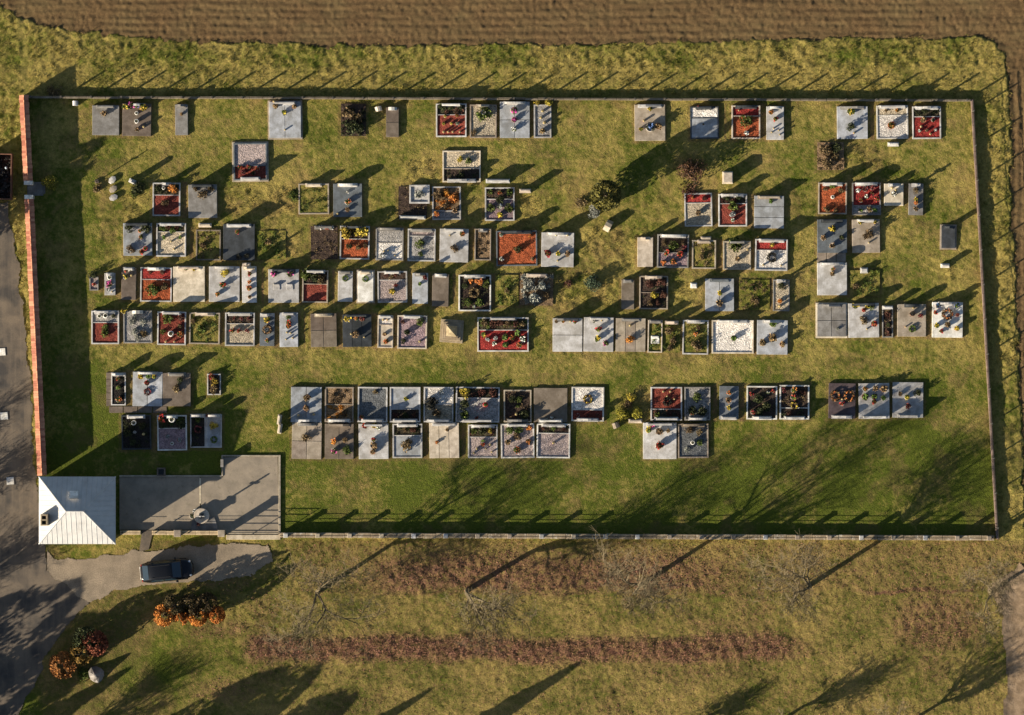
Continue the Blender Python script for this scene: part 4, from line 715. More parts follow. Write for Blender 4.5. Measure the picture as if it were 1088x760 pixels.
rows = {}
for ln in GR.strip().split('\n'):
    f = ln.split('|'); rows.setdefault(f[0], []).append([list(map(float, f[1].split(','))), f[2], f[3], f[4], f[5]])
GRAVES = []; LABELS = {}; ITEMS = []
for rk, lst in rows.items():
    lst.sort(key=lambda g: g[0][0]); n = len(lst)
    for gi, (bb, base, head, items, look) in enumerate(lst):
        if rk == 'B':
            place = ''
            short = ['the pink gravel plot below the top row', 'the tan and dark plot below the top row', 'the withered mound below the top row'][gi]
        else:
            li, ri = gi + 1, n - gi
            o_ = ('leftmost' if li == 1 else 'rightmost' if ri == 1 else '%s from left' % ORD[li] if li <= ri else '%s from right' % ORD[ri])
            place = '%s in the %s' % (o_, ROWN[rk]); short = 'the grave %s in %s' % (o_, ROWN[rk])
        wl = look.split(); lab = look if not place else look + ', ' + place
        while len(lab.split()) > 16:
            wl = wl[:-1]
            while wl[-1] in ('with', 'and', 'at', 'its', 'the', 'a', 'in', 'of', 'among', 'one', 'under', 'to', 'on', 'beside', 'around'): wl = wl[:-1]
            lab = ' '.join(wl).rstrip(',') + ', ' + place
        x0, y0, x1, y1 = bb; cx, cy = X((x0 + x1) / 2), Y((y0 + y1) / 2); hw, hh = (x1 - x0) * S / 2 - .02, (y1 - y0) * S / 2 - .02
        g = thing('grave', lab, 'grave', (cx, cy, 0), R(rnd.uniform(-1, 1)), 'graves in the cemetery rows'); GRAVES.append(bb)
        g.rotation_euler[0] = R(rnd.uniform(-.5, .5)); g.rotation_euler[1] = R(rnd.uniform(-.5, .5))
        base, _, pad = base.partition('+')
        bp = base.split(':')
        if pad:
            m = MB(); m.box(-hw - .12, hw + .12, -hh - .12, hh + .12, -.15, .06, .015); m.build('pad', st(pad), g)
        top = .15
        if bp[0] == 's':
            a, b = (int(q) for q in bp[2].split('x')); top = rnd.uniform(.15, .22); m = MB()
            m.box(-hw, hw, -hh, hh, -.15, top - .06, .0)
            if a * b == 1:
                m = MB(); m.box(-hw, hw, -hh, hh, -.15, top, .02); m.build('slab', st(bp[1]), g)
            else:
                m.build('foundation', st('MG'), g); m = MB(); mats = {}
                for i in range(a):
                    for j in range(b):
                        gp = .022
                        m2 = MB(); m2.box(-hw + 2 * hw * i / a + (gp if i else 0), -hw + 2 * hw * (i + 1) / a - (gp if i < a - 1 else 0),
                              -hh + 2 * hh * j / b + (gp if j else 0), -hh + 2 * hh * (j + 1) / b - (gp if j < b - 1 else 0), top - .06 + .002, top + rnd.uniform(-.006, .006), .015)
                        m2.build('slab_panel', st(bp[1]), g)
        elif bp[0] == 'k':
            t_ = .12 if hw > .7 else .10; kh = rnd.uniform(.13, .19); top = .08
            m = MB(); m.frame(-hw, hw, -hh, hh, t_, -.15, kh); m.build('kerb', st(bp[1]), g)
            fl = bp[2]; ix, iy = hw - t_ + .004, hh - t_ + .004
            mm = re.match(r'(\w)(?:/(\w)([\d.]+))?$', fl); k1, k2, fr = mm.group(1), mm.group(2), mm.group(3)
            def onebed(ya, yb, k):
                if k == 'B' :
                    m = MB(); m.box(-ix, ix, ya, yb, -.1, top + .03, .01); m.build('inner_slab', st('BG' if bp[1] != 'CR' else 'CR'), g)
                else:
                    bed('bed', -ix, ix, ya, yb, top, k, g, FILLAMP.get(k, .035)); bedding(-ix, ix, ya, yb, top, k, g)
            if k2:
                ys = iy - 2 * iy * float(fr); onebed(ys + .03, iy, k1); onebed(-iy, ys - .03, k2)
                m = MB(); m.box(-ix, ix, ys - .035, ys + .035, -.1, kh - .02, .01); m.build('dividing_kerb', st(bp[1]), g)
            else: onebed(-iy, iy, k1)
        else:
            top = .06; k = bp[1]
            bed('bed', -hw, hw, -hh, hh, .05, {'D': 'S', 'H': 'N'}.get(k, k), g, .05); bedding(-hw, hw, -hh, hh, .04, k, g)
        if head != '-':
            mm = re.match(r'([NS])(\w)([\d.]+),([\d.]+)(\w\w)', head); sd, sh, wf, h, mt = mm.groups(); h = float(h) * HM * rnd.uniform(.85, 1.1); wd = 2 * hw * float(wf) * rnd.uniform(.72, 1.0)
            if sh == 'r': sh = rnd.choice('rrrsgga')
            yy = (hh - .13) * (1 if sd == 'N' else -1)
            m = MB(); headstone(m, sh, wd, h); hs = m.build('headstone', st(mt), g, (0, yy, 0))
            z1 = .24; m = MB(); wb = min(hw - .01, wd / 2 + .1)
            if sh in 'xp': wb = min(hw - .01, .38)
            if sh != 'u':
                m.box(-wb, wb, -.16, .158, -.1, z1, .015); m.build('plinth', st(mt if mt != 'WH' else 'LG'), hs)
        # what rests on it
        tmp = []
        for q in ([] if items == '-' else items.split()):
            mm = re.match(r'(\w)(\w)(-?[\d.]+),(-?[\d.]+)(?:,([\d.]+))?$', q); kd, cl, u, v_, s = mm.groups(); u = float(u); v_ = float(v_); s = float(s or 1)
            cl = 'S' if cl == 'H' else cl
            nar = hw < .75
            hp = '' if nar else ('left' if u < .36 else 'right' if u > .64 else 'centre')
            vp = 'upper' if v_ < .36 else 'lower' if v_ > .64 else 'middle'
            pos = {'upper': 'top', 'lower': 'bottom', 'middle': 'middle'}[vp] if nar else ({'upper': 'top', 'lower': 'bottom', 'middle': 'middle'}[vp] if hp == 'centre' else vp + ' ' + hp)
            kw = {'f': 'flower bowl', 'b': 'shrub', 'l': 'lantern', 'u': 'vase', 'w': 'wreath', 't': 'stone planter', 'e': 'plate'}[kd]
            tmp.append([kd, cl, u, v_, s, '%s %s' % (WORD[cl], kw), pos])
        byk = {}
        for it in tmp: byk.setdefault((it[5], it[6]), []).append(it)
        for (d, pos), its in byk.items():
            its.sort(key=lambda i: (i[2] + .001 * i[3]))
            us = [i[2] for i in its]; spread = max(us) - min(us) >= .08
            if not spread: its.sort(key=lambda i: i[3])
            for qi, it in enumerate(its):
                pre = '' if len(its) == 1 else (('left ' if spread else 'upper ') if qi == 0 else ('right ' if spread else 'lower ') if qi == len(its) - 1 else 'middle ' if len(its) == 3 else ['inner left ', 'inner right '][qi - 1])
                lab2 = '%s%s at %s of %s' % (pre, d, pos, short)
                kd, cl, u, v_, s = it[:5]
                place_item(kd, cl, cx + (u - .5) * 2 * hw, cy - (v_ - .5) * 2 * hh, (top if 0 <= v_ <= 1 else .0) + .004, s, lab2, {'f': 'flower bowls on the graves', 'l': 'lanterns on the graves', 'b': 'shrubs growing on the graves', 'u': 'vases on the graves', 'w': 'wreaths on the graves'}.get(kd))
# ------------------------------------------------------------------ lone memorial stones
def lone(label, px, py, shape, wd, h, mat, rz=0, th=.17, plinth=True, name='headstone', cat='headstone', group='memorial stones standing alone'):
    g = thing(name, label, cat, (X(px), Y(py), 0), R(rz), group)
    m = MB(); headstone(m, shape, wd, h, th); m.build('stone' if shape != 'x' else 'cross', st(mt_) if (mt_ := mat) in STONE else mat, g)
    if plinth: m = MB(); m.box(-wd / 2 - .07, wd / 2 + .07, -th / 2 - .09, th / 2 + .09, -.1, .2, .02); m.build('plinth', st(mat) if mat in STONE else st('MG'), g)
    return g
lone('pale headstone right of the kerbed bed with a planted cross', 558, 203, 'r', .85, 1.05, 'CR')
lone('small pale headstone in rough grass between third row slabs on the left', 218, 239.5, 'r', .95, .8, 'CR')
lone('long pale headstone behind the mauve bed with a planted cross', 529, 192.5, 'r', 1.9, .8, 'LG')
lone('low white headstone directly above a weedy strip, right of the withered mound', 949, 153.5, 'r', .8, .6, 'WH')
lone('small white headstone left of the blue grey seamed slab', 737, 303.5, 'r', .42, .8, 'WH', th=.28)
lone('squat grey headstone in the weedy plot right of the plain light slab', 918, 287.5, 'r', .5, .45, 'LG', th=.3)
lone('small white headstone below the small black slab near the east wall', 1004, 282.5, 'r', .6, .75, 'WH')
lone('thick pale block standing alone right of the bare reddish tree', 773, 189, 'r', .75, .95, 'CR', th=.85)
lone('low pale headstone right of the weathered brown slab on the right side', 750, 253.5, 'r', .75, .55, 'CR')
lone('pale rock with a mossy foot below the dark columnar conifer', 646, 240, 'u', 1.0, .75, 'TN', 62, .34, False, 'standing_rock')
lone('dark mottled rock at the edge of the sixth row, left of two red pots', 654.5, 452, 'u', .6, .55, 'BR', 20, .3, False, 'standing_rock')
lone('small pale stone right below the yellow green bushes', 675, 447.5, 'r', 1.0, .35, 'CR')
lone('tilted dark headstone among dark plants left of the red mulch bed', 141, 193, 'p', .5, 1.3, 'LG', -25)
lone('pair of white narrow headstones facing east, northern one', 297, 446, 'r', .7, 1.15, 'CR', 82, .16)
lone('pair of white narrow headstones facing east, southern one', 297.5, 455.5, 'r', .7, 1.15, 'CR', 82, .16)
lone('small pinkish stone in the grass at the right edge of the plant filled plot', 402, 116, 'u', .6, .5, 'CR', 15, .25, False, 'standing_rock')
lone('low pale rock at the foot of the north wall beside the tiled wall', 80, 110, 'u', .5, .4, 'LG', 0, .25, False, 'standing_rock')
lone('pale cross shaped grave marker casting a long shadow above the fourth row', 262, 281.5, 'x', .6, 1.75, 'CR')
g = thing('stone_stack', 'three flat stones laid in a column beside the iron cross', 'stones', (X(120.5), Y(201), 0), R(3), None)
for k, (dy, mt) in enumerate(((.78, 'WH'), (0, 'TN'), (-.72, 'LG'))):
    m = MB(); m.lathe([(.36, -.05), (.40, .08), (.36, .2), (.12, .24)], 7); o = m.build('stone', st(mt), g, (rnd.uniform(-.05, .05), dy, 0), rnd.random())
    o.scale = (1, .72, 1)
IRON = plain('iron', (.02, .019, .018), .6, .5)
g = thing('iron_cross', 'thin iron cross casting a long shadow among dry plants on the left', 'grave cross', (X(103), Y(193), 0), R(10))
m = MB(); m.box(-.03, .03, -.03, .03, 0, 1.6); m.box(-.28, -.03, -.025, .025, 1.15, 1.21); m.box(.03, .28, -.025, .025, 1.15, 1.21); m.build('cross', IRON, g)
m = MB(); m.box(-.16, .16, -.16, .16, -.1, .15, .02); m.build('plinth', st('BR'), g)
g = thing('obelisk', 'sandstone pyramid obelisk on a stepped square base', 'monument', (X(480), Y(352), 0), R(-4))
for k, (hw_, z0, z1) in enumerate(((.98, -.1, .14), (.78, .14, .36), (.58, .36, .62))):
    m = MB(); m.box(-hw_, hw_, -hw_, hw_, z0, z1 - .002, .02); m.build('step', stone('sand', (.34, .28, .19)), g)
m = MB(); m.add([(-.46, -.46, .62), (.46, -.46, .62), (.46, .46, .62), (-.46, .46, .62), (0, 0, 1.75)], [(0, 1, 4), (1, 2, 4), (2, 3, 4), (3, 0, 4), (3, 2, 1, 0)]); m.build('pyramid', stone('sand2', (.42, .36, .23)), g)

# ------------------------------------------------------------------ free-standing plants
def plant(name, label, px, py, kind, r, h, n, leaf, size, group=None, cat='shrub', shape='ball', stem=True, z=0):
    g = thing(name, label, cat, (X(px), Y(py), z), rnd.uniform(0, 6), group)
    if shape == 'ball':
        p = ball_pts(n, r * .92, h * .82, 14); p[:, 2] += .02
    elif shape == 'cone':
        zt = rng.uniform(0, 1, n) ** .8; rr = r * (1 - zt) ** .75 * (.62 + .38 * rng.uniform(0, 1, n) ** .5); a = rng.uniform(0, 6.28, n)
        rr *= .80 + .30 * np.sin(a * 3 + zt * 9) * np.sin(zt * 14 + a); p = np.stack([rr * np.cos(a), rr * np.sin(a), .15 + zt * (h - .15)], -1)
    else:   # column of clumps
        zt = rng.uniform(0, 1, n); env = np.sin(np.clip(zt * .86 + .14, 0, 1) * math.pi) ** .55; nc = 26
        ca = rng.uniform(0, 6.28, nc); cz = rng.uniform(0, 1, nc); k = rng.integers(0, nc, n)
        zz = np.clip(cz[k] + rng.normal(size=n) * .08, 0, 1); e = np.sin(np.clip(zz * .84 + .13, 0, 1) * math.pi) ** .55
        ang = ca[k] + rng.normal(size=n) * .24; rr = r * e * (.55 + .45 * rng.uniform(0, 1, n) ** .5)
        p = np.stack([rr * np.cos(ang), rr * np.sin(ang), .1 + zz * (h - .1)], -1)
    v, q = leaf_quads(p, size); link('crown' if h > 1.8 else 'foliage', np_mesh('crown', v, q, lm(leaf) if isinstance(leaf, str) else leaf), None, g)
    if stem:
        m = MB()
        if h > 1.8:
            m.tube((0, 0, -.1), (0, 0, h * .85), .04 + .02 * h, .015, 8)
            for k in range(9): a = k * 2.4; zz = h * (.25 + .06 * k); m.tube((0, 0, zz), (r * .7 * math.cos(a), r * .7 * math.sin(a), zz + .25 * h * .4), .025, .008, 4)
        else:
            for k in range(6): a = k * 1.05; m.tube((0, 0, -.08), (.6 * r * math.cos(a), .6 * r * math.sin(a), h * .7), .02, .006, 4)
        m.build('trunk' if h > 1.8 else 'stem', BARK, g)
    return g
THUJA = leafm('thuja', (.03, .036, .010), (.15, .13, .030), .4)
plant('columnar_conifer', 'dark yellow green columnar conifer casting the longest shadow over the grass', 643, 209, 'c', 1.32, 4.3, 6500, THUJA, .11, cat='tree', shape='col')
plant('dry_bush', 'grey leafless looking bush between the conifer and a brown bush', 630, 225, 'b', .75, 1.2, 900, 'S', .06)
plant('brown_bush', 'rusty brown bush on the left of the grey bush', 617, 216, 'b', .62, .9, 800, 'B', .05)
BRN = leafm('brown_tree', (.075, .040, .022), (.17, .095, .05), .5)
plant('brown_tree', 'reddish brown thin crowned tree above the third plot of tan gravel', 735, 184, 'b', 1.5, 2.4, 2300, BRN, .075, cat='tree')
plant('red_brush', 'low red brown brush pile at the foot of the brown tree', 732, 203, 'b', .9, .35, 500, 'M', .06, stem=True)
plant('small_conifer', 'small round blue green conifer in grass below the fourth row of graves', 631, 301, 'b', .85, 1.25, 1500, leafm('bluefir', (.03, .05, .035), (.10, .14, .08), .4), .06)
plant('dark_shrub', 'small dark maroon shrub left of the blue green conifer', 604, 302, 'b', .45, .55, 420, 'M', .05)
GL = leafm('gold', (.10, .10, .015), (.32, .28, .035), .4)
plant('yellow_bush', 'yellow green bush in the gap of the sixth row, left one', 661, 441, 'b', .72, .9, 1200, GL, .055)
plant('yellow_bush', 'yellow green bush in the gap of the sixth row, right one', 676, 439, 'b', .55, .95, 1000, GL, .055)
plant('gold_shrub', 'pale golden shrub above the two yellow green bushes', 671, 422, 'b', .5, .6, 600, 'Y', .05)
plant('dark_plant', 'dry brown plant at the foot of the iron cross', 104, 201, 'b', .5, .45, 420, 'B', .055)
plant('dark_bush', 'dark bush beside the tilted headstone on the left', 146, 199, 'b', .75, .8, 1000, 'D', .06)
plant('green_clump', 'green clump below the tilted headstone on the left', 143, 205, 'b', .5, .35, 500, 'G', .05)
plant('gate_bush', 'yellowish bush just inside the gap of the tiled wall', 54, 193, 'b', .75, 1.6, 1200, GL, .06)
plant('weed_clump', 'dark green weed clump right of the small kerbed plaque plot', 311, 209, 'b', .7, .3, 500, 'G', .06)
plant('weed_clump', 'weed clump at the left end of the weathered north wall base', 58, 98, 'b', .8, .45, 700, 'B', .06)
plant('dry_heather', 'dry heather patch left of the sixth row brown bushes', 667, 430, 'b', .5, .35, 400, 'B', .05)

# orange hedge and red bushes by the road
OR_ = leafm('beech', (.30, .10, .022), (.62, .25, .05), .45); RD_ = leafm('redleaf', (.16, .058, .030), (.34, .125, .06), .5); OL_ = leafm('olive', (.12, .085, .018), (.30, .19, .04), .45)
hp = [(175, 653, .95, 2.5, OR_), (193, 656, .68, 2.0, OR_), (211, 655, .82, 2.3, OR_), (231, 652, .78, 2.4, OR_)]
hl = ['orange beech bush at the left end of the hedge, the largest of its row', 'orange beech bush, low one in the left middle of the hedge', 'orange beech bush right of the low one in the hedge', 'orange beech bush at the right end of the hedge']
for (a, b, r, h, mt), l in zip(hp, hl): plant('hedge_bush', l, a, b, 'b', r, h, 2200, mt, .08, 'orange hedge by the forecourt', shape='col')
for k, (a, b, r, h) in enumerate(((186, 643, 1.0, 2.5), (203, 643, 1.0, 2.6), (221, 641, 1.0, 2.5))):  # shaded side of the orange hedge, put into the colour of added bushes
    plant('hedge_bush', 'dark hedge bush behind the orange row, ' + ['western', 'middle', 'eastern'][k] + ' one', a, b, 'b', r, h, 2000, leafm('hedge_dark', (.035, .028, .014), (.10, .07, .03), .5), .085, 'dark hedge behind the orange row', shape='col')
plant('red_bush', 'rust red bush, northernmost of the cluster beside the road bend', 102, 683, 'b', 1.15, 2.5, 2600, RD_, .09, 'autumn bushes by the road', shape='col')
plant('olive_bush', 'olive and orange bush in the middle of the cluster by the road bend', 87, 694, 'b', 1.05, 2.4, 2300, OL_, .085, 'autumn bushes by the road', shape='col')
plant('rust_bush', 'brownish orange bush, lowest of the cluster beside the road bend', 68, 706, 'b', 1.2, 2.2, 2600, leafm('rust', (.17, .065, .02), (.38, .16, .05), .5), .085, 'autumn bushes by the road', shape='col')
plant('dark_hedge', 'dark evergreen bush behind the autumn cluster at the road bend', 93, 681, 'b', 1.3, 2.4, 2400, 'D', .09, None, shape='col')
plant('fern_clump', 'light green clump at the foot of the grey rock', 90, 717, 'b', .7, .4, 700, 'G', .06)
# grey rock beside the autumn bushes
g = thing('boulder', 'grey white pointed rock beside the autumn bushes', 'rock', (X(102), Y(717), 0), .4)
m = MB(); m.lathe([(.82, -.1), (.78, .2), (.55, .6), (.32, .95), (.08, 1.2)], 11)
m.v = [(x * (1 + .22 * math.sin(5 * z + 3 * x + 2 * y)), y * (1 + .2 * math.cos(4 * z + x * 3)), z) for x, y, z in m.v]
m.v = [(x * .8, y * .8, z * .9) for x, y, z in m.v]; m.build('rock', stone('rock', (.27, .255, .245)), g)

# ------------------------------------------------------------------ walls and fences
TILE = None
t = NT('roof_tiles'); c = t.mix(t.island(), (.27, .09, .055), (.52, .25, .15)); c = t.mix(t.ramp(t.noise(.55, 4), .48, .72, 0, .75), c, (.27, .085, .065)); c = t.mix(t.ramp(t.noise(9, 4), .5, .7, 0, .4), c, (.2, .1, .07)); TILE = t.done(c, .8)
PLAS = stone('plaster', (.50, .47, .40)); 
t = NT('wall_stone'); c = t.mix(t.ramp(t.noise(1.1, 5, .7), .35, .65), (.19, .15, .105), (.36, .29, .20)); c = t.mix(t.ramp(t.noise(2.2, 5, .75), .55, .66, 0, .8), c, (.52, .50, .46)); c = t.mix(t.ramp(t.noise(14, 3), .45, .65, 0, .5), c, (.09, .075, .05)); t.bump(t.noise(12, 5), .7, .03)
WALLC = t.done(c, .9)

def tiled_wall(label, a, b, h):
    ax, ay = X(a[0]), Y(a[1]); bx, by = X(b[0]), Y(b[1]); L = math.hypot(bx - ax, by - ay); ang = math.atan2(by - ay, bx - ax)
    g = thing('garden_wall', label, 'wall', (ax, ay, 0), ang)
    m = MB(); m.box(0, L, -.24, .24, -.2, h - .1); m.build('masonry', PLAS, g)
    m = MB(); n = int(L / .21); d = L / n
    for k in range(n):
        x0 = k * d + .006; x1 = (k + 1) * d - .006; zz = rnd.uniform(-.012, .012); j = rnd.uniform(-.03, .03); sk = rnd.uniform(-.01, .01)
        for s in (-1, 1):
            m.add([(x0, j + s * .012, h + .13 + zz), (x1, j + s * .012 + sk, h + .13 + zz), (x1, s * .40 + j + sk, h - .04 + zz), (x0, s * .40 + j, h - .04 + zz),
                   (x0, j + s * .012, h + .09 + zz), (x1, j + s * .012 + sk, h + .09 + zz), (x1, s * .40 + j + sk, h - .08 + zz), (x0, s * .40 + j, h - .08 + zz)],
                  [(0, 1, 2, 3), (7, 6, 5, 4), (0, 4, 5, 1), (1, 5, 6, 2), (2, 6, 7, 3), (3, 7, 4, 0)])
        xm0, xm1 = x0, x1
        m.add([(xm0, -.07, h + .11 + zz), (xm1, -.07, h + .11 + zz), (xm1, .0, h + .17 + zz), (xm0, .0, h + .17 + zz), (xm1, .07, h + .11 + zz), (xm0, .07, h + .11 + zz)], [(0, 1, 2, 3), (3, 2, 4, 5), (0, 3, 5), (1, 4, 2)])
    m.build('tile_coping', TILE, g)
WH_ = 1.42
tiled_wall('red tiled wall from the top corner down to the gap with white pillars', (27, 102), (31.8, 193), WH_)
tiled_wall('long red tiled wall from the gap with white pillars to the chapel', (32.6, 212), (46.6, 505), WH_)
for a, b, l in ((32, 195, 'whitewashed gate pillar on the north side of the tiled wall gap'), (32.6, 210, 'whitewashed gate pillar on the south side of the tiled wall gap')):
    g = thing('gate_pillar', l, 'pillar', (X(a), Y(b), 0), 0, 'pillars of the tiled wall gap')
    m = MB(); m.box(-.33, .33, -.14, .14, -.1, 1.5, .02); m.build('shaft', st('CR'), g)
    m = MB(); m.box(-.37, .37, -.17, .17, 1.502, 1.57, .02); m.build('cap', st('WH'), g)
m = MB(); m.box(X(29), X(46), Y(208), Y(196.5), -.1, .06, .02); m.box(X(33), X(48), Y(206), Y(193.5), -.1, .02)
o = m.build('gate_step', st('MG')); o['kind'] = 'structure'

def low_wall(label, pts, h, th, mat, post_step, post_w, post_h, rails, name='boundary_wall', off=0, start=.4, rail_r=.02, postmat=None, caps=False):
    g = None
    for (a, b) in zip(pts[:-1], pts[1:]):
        ax, ay = X(a[0]), Y(a[1]); bx, by = X(b[0]), Y(b[1]); L = math.hypot(bx - ax, by - ay); ang = math.atan2(by - ay, bx - ax)
        g = thing(name, label, 'wall', (ax, ay, 0), ang)
        m = MB(); n = max(1, int(L / 1.1)); d = L / n; m.box(0, L, -th / 2 + .02, th / 2 - .02, -.2, h - .07)
        m.build('masonry', mat, g)
        m = MB()
        for k in range(n):
            j = rnd.uniform(-.02, .02); m.box(k * d + .012, (k + 1) * d - .012, -th / 2 + j, th / 2 + j, h - .068, h + rnd.uniform(-.015, .02), .02)
        m.build('coping', mat, g)
        np_ = int((L - 2 * start) / post_step) + 1; xs = []
        for k in range(np_):
            x = start + k * (L - 2 * start) / max(1, np_ - 1); xs.append(x)
            m = MB()
            if caps:
                m.box(x - post_w / 2, x + post_w / 2, off - post_w / 2, off + post_w / 2, h + .021, post_h, .01)
            else: m.tube((x, off, h - .05), (x, off, post_h), post_w / 2, post_w / 2, 8)
            p = m.build('post', postmat or mat, g)
            if caps:
                m = MB(); c_ = post_w / 2 + .04; m.box(x - c_, x + c_, off - c_, off + c_, post_h + .002, post_h + .07, .03); m.build('cap', st('LG' if rnd.random() < .4 else 'TN'), p)
        for z in rails:
            m = MB(); m.tube((0, off, z), (L, off, z), rail_r, rail_r, 6); m.build('rail', IRON, g)
    return g
FPOST = plain('fence_post', (.06, .055, .05), .7)
CWALL = stone('concrete_wall', (.19, .16, .125))
low_wall('low north wall with a wire fence along the field edge', [(29, 103.5), (1031, 107)], .42, .20, CWALL, 2.52, .17, 1.35, (.75, 1.05, 1.32), rail_r=.006, postmat=FPOST)
low_wall('low east wall with tall posts and a top rail', [(1032.5, 106), (1059.5, 573)], .36, .24, stone('ewall', (.24, .18, .15)), 2.95, .14, 1.42, (1.40, .9), rail_r=.022, postmat=FPOST, start=1.0)
low_wall('stone south wall with short square pillars and two rails', [(298, 568.5), (1056, 571.5)], .56, .42, WALLC, 2.66, .30, 1.16, (.82, 1.08), rail_r=.02, caps=True, start=.5, postmat=WALLC)
low_wall('low stone wall between the chapel and the footpath gap', [(128, 565.8), (150, 565.8)], .5, .36, stone('sandwall', (.50, .40, .26)), 1.4, .1, .9, (.88,), rail_r=.015, start=.2, postmat=IRON)
low_wall('low stone wall in front of the monument on the patio', [(162, 566), (239, 566)], .55, .36, stone('sandwall', (.50, .40, .26)), 1.9, .1, .95, (.93, .75), rail_r=.015, start=.3, postmat=IRON)
for a, l in ((190, 'square gate pillar in the wall left of the monument'), (236.5, 'square gate pillar at the right end of the monument wall')):
    g = thing('gate_pillar', l, 'pillar', (X(a), Y(566), 0), 0, 'pillars of the patio gate')
    m = MB(); m.box(-.24, .24, -.24, .24, -.1, 1.72, .015); m.build('shaft', stone('sandwall', (.5, .4, .26)), g); m = MB(); m.box(-.30, .30, -.30, .30, 1.722, 1.82, .03); m.build('cap', st('TN'), g)
g = thing('patio_gate', 'iron bar gate closing the patio beside the right gate pillar', 'gate', (X(240), Y(567.5), 0))
for z in (.25, .62, 1.0, 1.3): m = MB(); m.tube((0, 0, z), (4.5, 0, z), .028, .028, 6); m.build('bar', IRON, g)
for x in (.03, 2.25, 4.47): m = MB(); m.tube((x, 0, .02), (x, 0, 1.35), .035, .035, 6); m.build('upright', IRON, g)

# monument on the patio
g = thing('monument', 'round pale stone monument with a slim cross standing on the patio', 'monument', (X(214.5), Y(548), .05))
m = MB(); m.add([(-.95, -1.35, 0), (1.5, -1.35, 0), (1.05, -.1, 0), (-.75, -.1, 0), (-.95, -1.35, .12), (1.5, -1.35, .12), (1.05, -.1, .12), (-.75, -.1, .12)], [(0, 1, 5, 4), (1, 2, 6, 5), (2, 3, 7, 6), (3, 0, 4, 7), (4, 5, 6, 7), (3, 2, 1, 0)]); m.build('base_slab', st('MG'), g)
m = MB(); m.lathe([(.62, 0), (.62, .34), (.66, .36), (.66, .46), (.60, .48)], 22); m.build('drum', st('CR'), g)
m = MB(); m.box(-.055, .055, -.05, .05, .481, 2.2, .01); m.box(-.34, -.055, -.045, .045, 1.68, 1.78, .01); m.box(.055, .34, -.045, .045, 1.68, 1.78, .01); m.build('cross', st('LG'), g)
m = MB(); m.box(-.2, .2, -.2, .2, .481, .72, .03); m.build('cross_foot', st('DG'), m_ := g)
place_item('f', 'S', X(207.5), Y(543), .06, .9, 'silver grey flower bowl left of the round monument'); place_item('f', 'D', X(204.5), Y(548.5), .06, .9, 'dark green flower bowl at lower left of the round monument')
place_item('f', 'W', X(206), Y(546.5), .06, .6, 'white flower bowl between two bowls left of the monument'); place_item('f', 'L', X(210.5), Y(550.5), .18, .7, 'blue flower bowl against the foot of the round monument')
place_item('f', 'M', X(211), Y(557), .18, .8, 'dark red flower bowl below the round monument')
g = thing('water_basin', 'square concrete water basin on the grass above the patio', 'basin', (X(171.5), Y(501.5), 0))
m = MB(); m.frame(-.36, .36, -.36, .36, .12, -.1, .42); m.build('trough', st('BR'), g); m = MB(); m.box(-.24, .24, -.24, .24, -.1, .3); m.build('water', plain('dark_water', (.01, .012, .012), .08), g)
g = thing('notice_post', 'dark slim bin post at the upper left patio corner', 'post', (X(236.6), Y(492), .05))
m = MB(); m.box(-.1, .1, -.30, .30, 0, .75, .02); m.build('cabinet', plain('post_dark', (.03, .032, .036), .5), g); m = MB(); m.box(-.12, .12, -.33, .33, .752, .80, .01); m.build('lid', st('MG'), g)

# ------------------------------------------------------------------ chapel
t = NT('tin_roof'); c = t.mix(t.ramp(t.noise(1.2, 5), .35, .7), (.46, .465, .465), (.37, .375, .38)); c = t.mix(t.ramp(t.noise(.8, 4), .58, .78, 0, .5), c, (.24, .225, .20)); t.bump(t.noise(3, 3), .3, .04); TIN = t.done(c, .5, .0, .4)
ex0, ex1, ey0, ey1 = X(45.5), X(126.3), Y(576.5), Y(505.5); eh, rh = 3.35, 5.15; ry = Y(541.5); rx0, rx1 = X(76), X(94.5)
cx, cy = (ex0 + ex1) / 2, (ey0 + ey1) / 2
g = thing('chapel', 'small chapel with a pale hipped metal roof and one chimney', 'chapel', (cx, cy, 0))
L = lambda x, y, z: (x - cx, y - cy, z)
m = MB(); m.box(ex0 + .3 - cx, ex1 - .3 - cx, ey0 + .3 - cy, ey1 - .3 - cy, -.2, eh - .05); m.build('wall', stone('render', (.55, .5, .42)), g)
for (yy, s) in ((ey0 + .3 - cy, -1),):
    for k, xx in enumerate((-1.7, 1.6)):
        m = MB(); m.box(xx - .45, xx + .45, yy - .05, yy + .03, 1.1, 2.5); f_ = m.build('window', st('CR'), g); m = MB(); m.box(xx - .36, xx + .36, yy - .062, yy - .052, 1.2, 2.4); m.build('pane', plain('glass_dark', (.02, .025, .03), .08), f_)
m = MB(); xx = ex1 - .3 - cx; m.box(xx - .03, xx + .05, -.6, .6, 0, 2.2); d_ = m.build('door', plain('door_wood', (.09, .05, .028), .6), g); m = MB(); m.box(xx + .052, xx + .09, .4, .46, 1.0, 1.16); m.build('handle', IRON, d_)
A = [L(ex0, ey0, eh), L(ex1, ey0, eh), L(ex1, ey1, eh), L(ex0, ey1, eh)]; B_ = [L(rx0, ry, rh), L(rx1, ry, rh)]
m = MB(); m.add(A + B_ + [(x, y, z - .10) for x, y, z in A], [(0, 1, 5, 4), (1, 2, 5), (2, 3, 4, 5), (3, 0, 4), (0, 6, 7, 1), (1, 7, 8, 2), (2, 8, 9, 3), (3, 9, 6, 0), (9, 8, 7, 6)])
rf = m.build('roof', TIN, g)
m = MB()
def seam(p, q): m.tube(p, q, .022, .022, 5)
def lerp(a, b, t): return tuple(a[i] + (b[i] - a[i]) * t for i in range(3))
